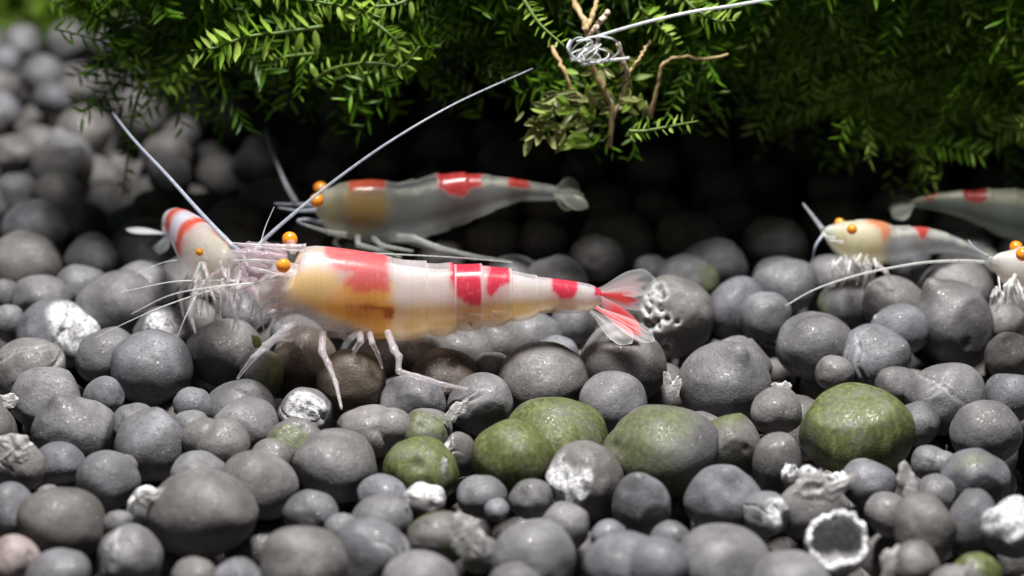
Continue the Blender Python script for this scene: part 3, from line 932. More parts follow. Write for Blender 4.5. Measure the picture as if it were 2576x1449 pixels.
# long antennae
path(S1, 'antenna', [(600, 632, Y0 - .08), (572, 606, Y0 - .05), (500, 530, Y0 + .15), (420, 440, Y0 + .45), (340, 355, Y0 + .9), (284, 285, Y0 + 1.3)], 0.015, 0.006, M_ANT, 40)
path(S1, 'antenna', [(640, 632, Y0 + .05), (655, 612, Y0 + .1), (730, 545, Y0 + .2), (850, 448, Y0 + .35), (990, 350, Y0 + .5), (1150, 258, Y0 + .7), (1340, 172, Y0 + .9)], 0.013, 0.003, M_ANT, 50)
path(S1, 'antenna', [(712, 628, Y0 + .2), (850, 634, Y0 + .32), (1000, 640, Y0 + .36), (1150, 648, Y0 + .4), (1290, 660, Y0 + .5)], 0.005, 0.0025, M_HAIR, 40)
path(S1, 'antenna', [(655, 615, Y0), (668, 570, Y0 + .1), (690, 520, Y0 + .2)], 0.004, 0.002, M_ANT_DIM, 16)
path(S1, 'antenna', [(640, 712, Y0 - .2), (540, 722, Y0 - .25), (430, 742, Y0 - .3), (330, 790, Y0 - .3)], 0.006, 0.0025, M_HAIR, 30)
# walking legs, planted on the granules
def gy(vx, vy, z=0.17): return float(at_z(vx, vy, z)[1])
leg(S1, [(740, 815, Y0 - .12), (720, 828, Y0 - .2), (668, 872, 10.55), (638, 899, 10.5), (597, 952, gy(597, 952))], 0.027, 0.007, M_LEG)
leg(S1, [(812, 838, Y0 - .14), (810, 884, 10.55), (826, 915, 10.5), (845, 964, 10.42), (859, 1027, gy(859, 1027))], 0.020, 0.007, M_LEG)
leg(S1, [(975, 835, Y0 - .14), (992, 880, 10.55), (1004, 897, 10.5), (1002, 934, 10.45), (1049, 947, 10.42), (1120, 968, 10.4), (1178, 979, gy(1178, 979))], 0.018, 0.007, M_LEG)
leg(S1, [(905, 838, Y0 - .14), (908, 858, 10.6), (892, 880, 10.6), (886, 905, 10.6)], 0.018, 0.007, M_LEG)
leg(S1, [(930, 838, Y0 - .14), (936, 862, 10.58), (950, 890, 10.58), (962, 926, 10.6)], 0.016, 0.006, M_LEG)
leg(S1, [(760, 825, Y0 + .1), (730, 850, 11.0), (690, 850, 11.05), (668, 880, 11.08)], 0.024, 0.006, M_LEG)
leg(S1, [(860, 840, Y0 + .1), (880, 862, 10.98), (900, 868, 11.0), (915, 905, 11.05)], 0.020, 0.006, M_LEG)
# feeding limbs under the head
for k, (a, b, c, d) in enumerate([(718, 700, 640, 712), (716, 730, 655, 760), (714, 745, 632, 800), (716, 760, 664, 806), (718, 780, 690, 815), (715, 720, 600, 730), (716, 770, 640, 830)]):
    m_ = M_PINK if k % 2 else M_LEG
    leg(S1, [(a + 14, b, Y0 - .05), ((a + c) / 2 + 5, (b + d) / 2 - 14, Y0 - .14 - .01 * k), (c, d, Y0 - .16 + .03 * k)], 0.020, 0.006, m_, 'feeding_limb')
# swimmerets: soft paddles below the abdomen
def sw_col(t, u):
    return (0.80, 0.72, 0.62, max(0.0, (0.14 + 0.10 * (1 - t) + 0.04 * math.sin(t * 40)) * (1 - abs(u) ** 4) * (1 - t ** 4)))
for k, vx_ in enumerate((1030, 1085, 1140, 1192, 1250)):
    for sd in (-1, 1):
        b_ = at_y(vx_ - 14, 806 - k * 5, Y0 + 0.07 * sd); t_ = at_y(vx_ + 46, 858 - k * 10, Y0 + 0.09 * sd)
        V, F, A_ = blade(b_, t_, (1, 0.2 * sd, 0.3), 0.085, sw_col, 0.007, 14, 9)
        mk('swimmeret', V, F, M_BLADE, S1, attrs={'pig': A_})
# tail fan
def tel(t, u):
    q = smooth01(np.array(t), 0.08, 0.5) * (1 - 0.4 * abs(u) ** 4)
    return (0.80, 0.62 - 0.54 * q, 0.66 - 0.56 * q, 0.45 + 0.45 * q)
def uro(red, lo=0.12):
    def f(t, u):
        e = abs(u) ** 8 + smooth01(np.array(t), 0.93, 1.0)
        e = min(1.0, float(e)); q = red * math.exp(-((u + 0.1) / 0.75) ** 4) * (1 - float(smooth01(np.array(t + 0.08 * math.sin(u * 9)), 0.62, 0.85)))
        c = np.array([0.82, 0.84, 0.88]) * (1 - q) + np.array([0.75, 0.07, 0.07]) * q
        return (*c, min(1, lo + 0.18 * e + 0.78 * q))
    return f
YT = Y0 + 0.11
fan = [('telson', (1490, 733, YT), (1610, 842, YT - .02), (0.45, 0.5, 0.7), 0.050, tel),
       ('uropod', (1500, 733, YT + .05), (1650, 702, YT + .28), (0.1, 0.75, 0.66), 0.075, uro(0.30, 0.10)),
       ('uropod', (1502, 738, YT + .03), (1632, 756, YT + .20), (0.2, 0.6, 0.7), 0.065, uro(0.98)),
       ('uropod', (1494, 770, YT - .05), (1648, 858, YT - .14), (0.1, 0.9, 0.35), 0.062, uro(0.95)),
       ('uropod', (1486, 782, YT - .07), (1590, 864, YT - .26), (0.15, 0.85, 0.45), 0.06, uro(0.10, 0.06))]
for nm, a, b, wv, wd, fn in fan:
    V, F, A_ = blade(at_y(*a), at_y(*b), wv, wd, fn, 0.007, 34, 21, round_tip=0.72)
    mk(nm, V, F, M_BLADE, S1, attrs={'pig': A_})
path(S1, 'uropod_rib', [(1500, 770, YT - .07), (1570, 812, YT - .13), (1650, 860, YT - .16)], 0.005, 0.004, M_LEG, 14)


# ---- the other shrimps share one builder
def small_shrimp(label, stations, segs, shell, tissue_fn, marks, eyes, antennae, legs, fan, scallop=0.06, ratio=0.72, leg_mat=None, foot=None, extra=None, eye_r=0.04, tissue=0.8):
    S = root('shrimp', foot)
    tag(S, label, 'shrimp')
    V, F, px, py, s, sn, fr = loft(stations, 170, 44, ratio, segs, scallop)
    j = 3.0 * waves(np.stack([px, py, np.zeros_like(px)], 1) / 7.0, rgw, 1.2)
    A = np.zeros((len(V), 4)); A[:] = shell
    A = marks(A, px, py, fr if marks.__name__ == 'marks2' else s, sn, j)
    b = mk('body', V, F, M_SHELL, S, attrs={'pig': A})
    V, F, px, py, s, sn, fr = loft(stations, 100, 30, ratio * 0.95, (), 0, scale=tissue)
    B = np.zeros((len(V), 4)); B[:] = shell
    B = tissue_fn(B, px, py, fr if tissue_fn.__name__ == 'tis2' else s, sn)
    mk('inner_tissue', V, F, M_TISSUE, b, attrs={'pig': B})
    for k, (e, st_) in enumerate(eyes):
        eye(S, at_y(*e), eye_r, at_y(*st_), seed=40 + k)
    for pts, r0, r1, m_ in antennae: path(S, 'antenna', pts, r0, r1, m_, 32)
    for pts, r0 in legs: leg(S, pts, r0, 0.005, leg_mat or M_LEG_DIM)
    for nm, a, c, wv, wd, fn in fan:
        V, F, A_ = blade(at_y(*a), at_y(*c), wv, wd, fn, 0.007, 24, 15)
        mk(nm, V, F, M_BLADE, S, attrs={'pig': A_})
    if extra: extra(S)
    return S


def mouth_limbs(S, n, x0, x1, t0, t1, b0, b1, y0, seed, mats):
    rr = random.Random(seed)
    for k in range(n):
        vx_ = rr.uniform(x0, x1); y_ = y0 + rr.uniform(-.12, .06)
        top = rr.uniform(t0, t1); bot = rr.uniform(b0, b1); kx = vx_ + rr.uniform(-20, 20)
        leg(S, [(vx_, top, y_), (kx, top * .55 + bot * .45 - rr.uniform(-6, 12), y_ - .08), (kx + rr.uniform(-18, 18), bot, y_ - rr.uniform(0, .12))], rr.uniform(.005, .013), 0.0035, mats[k % len(mats)], 'feeding_limb')

# shrimp seen head-on, nose to nose with the large one
st2 = [(612, 722, 10.9, 18), (592, 708, 10.95, 52), (562, 684, 11.0, 74), (532, 656, 11.1, 80), (506, 630, 11.2, 74), (483, 604, 11.33, 64), (462, 580, 11.47, 52), (446, 568, 11.6, 44), (434, 564, 11.75, 36), (426, 568, 11.9, 26), (422, 574, 12.0, 14)]
def marks2(A, px, py, q, sn, j):
    A[:] = (0.80, 0.79, 0.80, 0.48)
    A = lay(A, smooth01(q, 500, 540), (0.86, 0.80, 0.70), 0.30)
    A = lay(A, smooth01(q, 545, 590), (0.86, 0.80, 0.80), 0.14)
    for c, w_ in ((497, 10), (456, 9)):
        A = lay(A, np.exp(-((q - c + 0.6 * j) / w_) ** 4) * smooth01(sn, -0.35, 0.1), (0.74, 0.11, 0.06), 0.95)
    A = lay(A, np.exp(-((q - 477) / 11) ** 4), (0.78, 0.82, 0.95), 0.75)
    A = lay(A, smooth01(q, 448, 440), (0.86, 0.84, 0.88), 0.5)
    A = lay(A, smooth01(j, 3.2, 5.0) * smooth01(q, 505, 520) * 0.6, (0.55, 0.30, 0.14), 0.6)
    A[:, 3] = np.clip(A[:, 3] - 0.06 * np.abs(j) * smooth01(q, 520, 560), 0.12, 1)
    return lay(A, smooth01(-sn, 0.2, 0.8) * smooth01(q, 540, 500), (0.62, 0.72, 0.90), 0.4)  # bluish lower flank: the shadow side put into the pigment
def tis2(B, px, py, q, sn):
    B[:] = (0.88, 0.80, 0.62, 0.34)
    B = lay(B, smooth01(-sn, 0.2, 0.8), (0.8, 0.74, 0.66), 0.2)
    B = lay(B, smooth01(q, 550, 590), (0.86, 0.82, 0.8), 0.12)
    return lay(B, smooth01(q, 520, 490), (0.86, 0.88, 0.95), 0.45)
def extra2(S):
    rr = random.Random(5)
    for k in range(17):
        vx_ = rr.uniform(492, 652); y_ = rr.uniform(10.86, 11.05)
        top = rr.uniform(690, 730); bot = rr.uniform(752, 842); kx = vx_ + rr.uniform(-26, 26)
        leg(S, [(vx_, top, y_), (kx, top * .55 + bot * .45 - rr.uniform(0, 20), y_ - .1), (kx + rr.uniform(-22, 16), bot, y_ - rr.uniform(0, .12))], rr.uniform(.008, .019), 0.004, (M_LEG, M_PINK, M_LEG, M_HAIR)[k % 4], 'feeding_limb')
_ex2 = extra2
def extra2(S):
    _ex2(S); mouth_limbs(S, 16, 500, 612, 640, 700, 690, 800, 10.86, 12, (M_PINK, M_LEG, M_LEG_DIM))
small_shrimp('white shrimp with two red bands seen head-on, nose to nose with the large one', st2, (), (0.84, 0.82, 0.80, 0.6), tis2, marks2,
    [((502, 634, 10.92), (520, 646, 11.02)), ((572, 613, 11.2), (566, 634, 11.12))],
    [([(600, 706, 10.86), (530, 706, 10.8), (440, 708, 10.75), (350, 725, 10.75), (285, 742, 10.8)], 0.0055, 0.002, M_HAIR),
     ([(600, 712, 10.86), (500, 740, 10.75), (400, 775, 10.65), (300, 820, 10.6), (235, 852, 10.6)], 0.005, 0.002, M_HAIR),
     ([(470, 660, 11.2), (440, 655, 11.2), (400, 664, 11.2), (340, 690, 11.2)], 0.005, 0.002, M_HAIR),
     ([(560, 700, 10.9), (556, 750, 10.85), (554, 800, 10.8), (553, 830, 10.8)], 0.008, 0.005, M_HAIR),
     ([(505, 720, 10.9), (470, 790, 10.8), (445, 850, 10.75)], 0.006, 0.003, M_HAIR)],
    [([(520, 706, 11.0), (490, 745, 10.9), (478, 790, 10.85), (492, 838, 10.8)], 0.030), ([(560, 716, 11.0), (590, 770, 10.9), (600, 830, 10.85)], 0.022), ([(480, 690, 11.2), (452, 740, 11.15), (462, 800, 11.1)], 0.02)],
    [('uropod', (420, 588, 12.0), (316, 576, 12.15), (0, 0.9, 0.15), 0.03, uro(0, 0.6)), ('telson', (424, 584, 12.0), (400, 640, 12.1), (1, 0.3, 0.0), 0.04, uro(0, 0.25)), ('uropod', (420, 594, 12.0), (388, 625, 12.1), (0.6, 0.8, 0.0), 0.04, uro(0, 0.2))],
    foot=at_z(560, 830, 0.12), leg_mat=M_LEG, extra=extra2, eye_r=0.021, scallop=0)

# glassy shrimp behind
Y3 = 12.0
st3 = [(792, 505, 530), (812, 478, 560), (840, 464, 584), (880, 455, 600), (930, 452, 610), (970, 456, 612), (1010, 462, 606), (1060, 452, 594), (1110, 438, 578), (1160, 435, 560), (1210, 438, 540),
       (1260, 446, 520), (1310, 452, 506), (1350, 460, 504), (1385, 466, 504), (1405, 474, 502)]
st3 = [(a, (b + c) / 2, Y3 + 0.12 * (a - 800) / 600, (c - b) / 2) for a, b, c in st3]
def marks3(A, px, py, s, sn, j):
    A[:] = (0.50, 0.54, 0.54, 0.19)
    A = lay(A, smooth01(px, 880, 820), (0.70, 0.72, 0.62), 0.45)
    A = lay(A, poly_mask(px, py, [(812, 520), (870, 470), (980, 490), (985, 560), (900, 600), (830, 580)], 24, j), (0.45, 0.40, 0.20), 0.5)
    top = poly_mask(px, py, [(1000, 478), (1100, 462), (1230, 452), (1400, 474), (1400, 484), (1230, 466), (1100, 478), (1000, 492)], 4, j)
    A = lay(A, top, (0.72, 0.70, 0.60), 0.5)
    A = lay(A, poly_mask(px, py, [(856, 430), (972, 430), (968, 478), (880, 478)], 6, j), (0.62, 0.10, 0.05), 0.9)
    A = lay(A, poly_mask(px, py, [(1098, 420), (1216, 420), (1212, 466), (1180, 480), (1160, 500), (1130, 492), (1104, 470)], 5, j), (0.55, 0.055, 0.055), 0.92)
    A = lay(A, poly_mask(px, py, [(1276, 430), (1332, 430), (1334, 470), (1280, 468)], 5, j), (0.55, 0.055, 0.05), 0.92)
    A = lay(A, smooth01(-sn, 0.75, 0.95) * 0.7, (0.62, 0.66, 0.60), 0.45)
    return A
def tis3(B, px, py, s, sn):
    B[:] = (0.40, 0.44, 0.45, 0.25)
    B = lay(B, poly_mask(px, py, [(870, 490), (960, 480), (985, 530), (960, 560), (900, 575), (868, 540)], 18), (0.45, 0.27, 0.06), 0.8)
    return lay(B, smooth01(px, 860, 820), (0.6, 0.6, 0.45), 0.4)
def clear(a=0.14, c=(0.55, 0.58, 0.50)):
    def f(t, u):
        return (*c, min(1, a + 0.35 * abs(u) ** 6))
    return f
small_shrimp('glassy grey shrimp with dark red back patches standing in the moss shade', st3, [985, 1060, 1120, 1180, 1240, 1300, 1400], (0.5, 0.54, 0.54, 0.24), tis3, marks3,
    [((797, 504, Y3 - .13), (812, 508, Y3 - .05)), ((806, 474, Y3 + .14), (816, 484, Y3 + .06))],
    [([(745, 510, Y3), (722, 470, Y3 + .1), (700, 420, Y3 + .25), (680, 370, Y3 + .45), (670, 325, Y3 + .6)], 0.020, 0.008, M_ANT_DIM),
     ([(790, 515, Y3), (740, 514, Y3), (690, 512, Y3)], 0.016, 0.004, M_ANT),
     ([(795, 528, Y3 - .05), (750, 530, Y3 - .08), (700, 522, Y3 - .1)], 0.014, 0.004, M_ANT),
     ([(810, 560, Y3 - .05), (770, 552, Y3 - .12), (750, 558, Y3 - .15), (800, 578, Y3 - .1)], 0.012, 0.006, M_ANT)],
    [([(870, 590, Y3 - .1), (830, 585, Y3 - .15), (770, 566, Y3 - .2)], 0.018), ([(900, 596, Y3 - .1), (900, 615, Y3 - .2), (960, 630, Y3 - .25), (1010, 648, Y3 - .25)], 0.018),
     ([(940, 600, Y3 - .1), (960, 618, Y3 - .25), (1040, 632, Y3 - .3)], 0.018), ([(1000, 596, Y3 - .1), (1040, 598, Y3 - .15), (1100, 622, Y3 - .2), (1180, 642, Y3 - .2), (1290, 660, Y3 - .1)], 0.020),
     ([(980, 600, Y3 + .1), (1040, 610, Y3 + .1), (1120, 640, Y3 + .1), (1200, 652, Y3)], 0.016), ([(860, 585, Y3 + .1), (840, 610, Y3 + .1), (870, 640, Y3)], 0.016)],
    [('telson', (1392, 480, Y3 + .12), (1470, 492, Y3 + .16), (0, 1, .2), 0.05, clear()), ('uropod', (1396, 476, Y3 + .14), (1458, 466, Y3 + .35), (0, .8, .5), 0.06, clear(0.16)),
     ('uropod', (1394, 488, Y3 + .1), (1480, 522, Y3 + .02), (0, .9, .4), 0.055, clear(0.25)), ('uropod', (1392, 492, Y3 + .08), (1450, 520, Y3 - .1), (0, .8, .5), 0.05, clear(0.2))],
    foot=at_z(1000, 640, 0.1), scallop=0.08)

# cream-headed shrimp to the right
Y4 = 11.8
st4 = [(2066, 582, 592), (2084, 566, 606), (2110, 556, 632), (2140, 553, 656), (2175, 552, 668), (2210, 557, 668), (2240, 568, 662), (2275, 570, 652), (2310, 571, 644), (2350, 578, 638), (2390, 592, 634), (2430, 612, 640), (2462, 630, 646)]
st4 = [(a, (b + c) / 2, Y4 + 0.25 * (a - 2066) / 400, (c - b) / 2) for a, b, c in st4]
def marks4(A, px, py, s, sn, j):
    A[:] = (0.55, 0.58, 0.60, 0.35)
    A = lay(A, smooth01(px, 2250, 2215), (0.88, 0.86, 0.74), 0.5)
    A = lay(A, smooth01(j, 1.0, 4.0) * smooth01(px, 2250, 2200) * .5, (0.80, 0.70, 0.30))
    A = lay(A, smooth01(px, 2120, 2085), (0.75, 0.80, 0.84), 0.35)
    A = lay(A, poly_mask(px, py, [(2180, 540), (2240, 545), (2245, 590), (2225, 610), (2215, 575), (2185, 562)], 6, j), (0.75, 0.30, 0.16), 0.85)
    A = lay(A, poly_mask(px, py, [(2240, 580), (2300, 576), (2380, 590), (2440, 615), (2440, 622), (2370, 602), (2300, 590), (2240, 596)], 4, j), (0.85, 0.82, 0.74), 0.65)
    A = lay(A, poly_mask(px, py, [(2296, 560), (2346, 566), (2336, 590), (2326, 604), (2314, 600), (2310, 586)], 4, j), (0.66, 0.08, 0.06), 0.92)
    return A
def tis4(B, px, py, s, sn):
    B[:] = (0.48, 0.52, 0.56, 0.35)
    return lay(B, smooth01(px, 2245, 2210), (0.92, 0.86, 0.58), 0.65)
def extra4(S):
    mouth_limbs(S, 18, 2092, 2200, 640, 668, 680, 722, Y4 - .08, 4, (M_HAIR, M_LEG, M_LEG_DIM))
small_shrimp('cream headed shrimp with a single red back spot, in front of the dim shrimp', st4, [2245, 2290, 2335, 2380, 2425, 2465], (0.55, 0.58, 0.60, 0.35), tis4, marks4,
    [((2143, 577, Y4 - .17), (2150, 584, Y4 - .08)), ((2112, 561, Y4 + .08), (2120, 570, Y4))],
    [([(2070, 578, Y4), (2048, 548, Y4 + .1), (2020, 512, Y4 + .2)], 0.016, 0.006, M_ANT_DIM), ([(2072, 588, Y4 - .05), (2052, 618, Y4 - .1), (2044, 655, Y4 - .1)], 0.010, 0.005, M_ANT),
     ([(2100, 600, Y4 - .1), (2080, 596, Y4 - .12), (2070, 585, Y4 - .1)], 0.012, 0.006, M_HAIR), ([(2120, 610, Y4 - .12), (2084, 604, Y4 - .15)], 0.012, 0.004, M_HAIR)],
    [([(2150, 660, Y4 - .1), (2120, 690, Y4 - .2), (2090, 720, Y4 - .15)], 0.018), ([(2200, 660, Y4 - .1), (2230, 685, Y4 - .2), (2250, 720, Y4 - .2)], 0.016), ([(2180, 664, Y4 - .1), (2180, 690, Y4 - .2), (2170, 725, Y4 - .2)], 0.016)],
    [('telson', (2455, 636, Y4 + .25), (2530, 660, Y4 + .4), (0, 1, .2), 0.05, clear(0.2)), ('uropod', (2455, 638, Y4 + .2), (2510, 676, Y4 + .3), (0, .9, .4), 0.05, clear(0.2)), ('uropod', (2458, 634, Y4 + .28), (2520, 650, Y4 + .55), (0, .9, .4), 0.05, clear(0.2))],
    foot=at_z(2170, 720, 0.1), leg_mat=M_LEG, extra=extra4, eye_r=0.029)

# dim shrimp farther back, facing away from the others
Y5 = 12.45
st5 = [(2292, 505, 520), (2320, 494, 524), (2360, 486, 530), (2420, 480, 545), (2480, 476, 570), (2540, 476, 596), (2600, 480, 612), (2680, 486, 624), (2760, 494, 620), (2830, 505, 600), (2860, 525, 570), (2874, 545, 556)]
st5 = [(a, (b + c) / 2, Y5, (c - b) / 2) for a, b, c in st5]
def marks5(A, px, py, s, sn, j):
    A[:] = (0.42, 0.48, 0.44, 0.35)
    A = lay(A, smooth01(sn, 0.45, 0.75) * 0.8, (0.72, 0.70, 0.52), 0.7)
    A = lay(A, poly_mask(px, py, [(2318, 470), (2362, 470), (2360, 502), (2326, 506)], 5, j), (0.62, 0.12, 0.06), 0.9)
    A = lay(A, poly_mask(px, py, [(2420, 460), (2486, 460), (2482, 500), (2462, 514), (2440, 508), (2426, 496)], 5, j), (0.50, 0.06, 0.05), 0.9)
    return lay(A, poly_mask(px, py, [(2640, 460), (2760, 460), (2760, 510), (2650, 510)], 6, j), (0.5, 0.06, 0.05), 0.9)
def tis5(B, px, py, s, sn):
    B[:] = (0.38, 0.44, 0.40, 0.4); return B
small_shrimp('dim greenish shrimp with red back spots, tail towards the cream headed one', st5, [2310, 2360, 2420, 2480, 2540, 2600], (0.42, 0.48, 0.44, 0.35), tis5, marks5,
    [((2862, 540, Y5 - .16), (2850, 545, Y5 - .08)), ((2858, 520, Y5 + .16), (2846, 530, Y5 + .08))],
    [([(2870, 545, Y5), (2930, 520, Y5 + .1), (3000, 480, Y5 + .3)], 0.016, 0.006, M_ANT_DIM)],
    [([(2700, 610, Y5 - .1), (2690, 640, Y5 - .2), (2710, 665, Y5 - .2)], 0.018), ([(2760, 610, Y5 - .1), (2780, 640, Y5 - .2), (2800, 660, Y5 - .2)], 0.018), ([(2640, 610, Y5 - .1), (2600, 640, Y5 - .2), (2590, 662, Y5 - .2)], 0.018)],
    [('telson', (2300, 512, Y5), (2236, 528, Y5), (0, 1, .2), 0.05, clear(0.2)), ('uropod', (2300, 514, Y5 - .04), (2246, 548, Y5 - .1), (0, .9, .4), 0.06, clear(0.2)), ('uropod', (2300, 510, Y5 + .04), (2240, 508, Y5 + .2), (0, .9, .4), 0.05, clear(0.2))],
    foot=at_z(2700, 650, 0.1))

# pale shrimp coming in at the edge, in front of the cream headed one
Y6 = 11.25
st6 = [(2492, 650, 664), (2512, 634, 684), (2540, 622, 716), (2575, 616, 742), (2620, 616, 756), (2680, 622, 760), (2740, 632, 754), (2800, 646, 742), (2860, 664, 730), (2920, 684, 728), (2980, 704, 730)]
st6 = [(a, (b + c) / 2, Y6 + .0 * a, (c - b) / 2) for a, b, c in st6]
def marks6(A, px, py, s, sn, j):
    A[:] = (0.82, 0.82, 0.80, 0.65)
    A = lay(A, poly_mask(px, py, [(2620, 600), (2700, 605), (2690, 660), (2630, 650)], 6, j), (0.66, 0.08, 0.06), 0.92)
    return lay(A, poly_mask(px, py, [(2800, 620), (2860, 640), (2850, 690), (2810, 680)], 6, j), (0.66, 0.08, 0.06), 0.92)
def tis6(B, px, py, s, sn):
    B[:] = (0.85, 0.80, 0.70, 0.6); return B
def extra6(S):
    mouth_limbs(S, 20, 2500, 2620, 690, 735, 745, 785, Y6 - .08, 6, (M_HAIR, M_LEG, M_HAIR))
small_shrimp('pale shrimp head with orange eyes and a long white feeler by the cream headed one', st6, [2740, 2790, 2840, 2890, 2940], (0.82, 0.82, 0.80, 0.65), tis6, marks6,
    [((2572, 640, Y6 - .17), (2580, 650, Y6 - .1)), ((2556, 622, Y6 + .05), (2566, 634, Y6))],
    [([(2492, 660, Y6), (2420, 656, Y6), (2330, 660, Y6), (2240, 674, Y6), (2150, 694, Y6), (2050, 728, Y6 - .05), (1975, 770, Y6 - .1)], 0.010, 0.004, M_HAIR),
     ([(2496, 650, Y6), (2478, 640, Y6), (2450, 622, Y6 + .1), (2436, 604, Y6 + .15)], 0.010, 0.004, M_ANT_DIM), ([(2510, 655, Y6 - .1), (2486, 650, Y6 - .1)], 0.022, 0.012, M_LEG)],
    [([(2540, 720, Y6 - .1), (2516, 760, Y6 - .25), (2500, 790, Y6 - .25)], 0.020), ([(2600, 740, Y6 - .1), (2620, 770, Y6 - .25), (2630, 810, Y6 - .2)], 0.020)],
    [('telson', (2970, 716, Y6), (3060, 730, Y6), (0, 1, .2), 0.05, clear(0.2)), ('uropod', (2970, 718, Y6), (3050, 755, Y6 - .1), (0, .9, .4), 0.05, clear(0.2))],
    foot=at_z(2600, 790, 0.1), leg_mat=M_LEG, extra=extra6, eye_r=0.036)


# ------------------------------------------------------------------ moss
# one leaf: folded lance with a midrib, unit length along +X
LV = np.array([(0, 0, 0), (0.22, 0.13, 0.05), (0.22, -0.13, 0.05), (0.25, 0, 0), (0.5, 0.16, 0.09), (0.5, -0.16, 0.09), (0.53, 0, 0.03), (0.78, 0.09, 0.10), (0.78, -0.09, 0.10), (0.8, 0, 0.06), (1.0, 0, 0.14)])
LF = [(0, 3, 1), (0, 2, 3), (1, 3, 6, 4), (3, 2, 5, 6), (4, 6, 9, 7), (6, 5, 8, 9), (7, 9, 10), (9, 8, 10)]
LF3 = np.array([t for f in LF for t in ([f] if len(f) == 3 else [(f[0], f[1], f[2]), (f[0], f[2], f[3])])])
leaf_me = [mesh_of('leaf', LV * np.array([1, 1.0 + 0.25 * k, 1.0 + 0.8 * k]), LF, M_LEAF, True, {'tone': np.full(len(LV), 0.78 + 0.11 * k)}) for k in range(3)]
leaf_pale = [mesh_of('leaf', LV * np.array([1, 0.8 + 0.25 * k, 1.6 + 1.3 * k]), LF, M_LEAF_PALE, True, {'tone': np.full(len(LV), 0.3 + 0.25 * k)}) for k in range(3)]


def leaf_frame(t, s, ang, roll):
    """x along the leaf: leaves the stem direction t towards s by ang"""
    x = t * math.cos(ang) + s * math.sin(ang); x /= np.linalg.norm(x)
    y = np.cross(np.cross(t, s), x); y /= np.linalg.norm(y) + 1e-9
    z = np.cross(x, y)
    y2 = y * math.cos(roll) + z * math.sin(roll); z2 = np.cross(x, y2)
    return x, z2, y2


def frond_curve(P, n):
    return spline(P, n)


def frond_thing(label, pts, leaf_len, n_leaf, meshes, stem_mat, r0=0.012, group=None, name='moss_frond', side_up=0.35, tip=True, seed=0, spread=0.95, parent=None, jitter=0.25):
    rng = np.random.default_rng(seed)
    C = frond_curve([at_y(*p) for p in pts], 40)
    S = parent or root(name, C[0])
    if parent is None: tag(S, label, 'moss', group)
    V, F = tube(C, np.linspace(r0, r0 * 0.4, 40), 7); mk('stem', V, F, stem_mat, S)
    org = origin_of(S)
    for k in range(n_leaf):
        u = (k + 0.6) / n_leaf * 0.97; i = min(int(u * 39), 38)
        t = C[i + 1] - C[i]; t /= np.linalg.norm(t)
        view = C[i] - CAM; view /= np.linalg.norm(view)
        s = np.cross(t, view); s /= np.linalg.norm(s)
        s = s * (1 if k % 2 else -1) + view * rng.uniform(-side_up, side_up) * 1.3; s /= np.linalg.norm(s)
        ll = leaf_len * rng.uniform(0.75, 1.2) * (1 - 0.35 * u ** 3)
        x, y, z = leaf_frame(t, s, spread + rng.uniform(-jitter, jitter), rng.uniform(-0.9, 0.9))
        o = bpy.data.objects.new('leaf', meshes[rng.integers(0, len(meshes))]); COL.objects.link(o)
        o.parent = S
        Mx = Matrix.Identity(4)
        for r_ in range(3):
            Mx[r_][0] = x[r_] * ll; Mx[r_][1] = y[r_] * ll; Mx[r_][2] = z[r_] * ll; Mx[r_][3] = C[i][r_] - org[r_]
        o.matrix_local = Mx
    return S


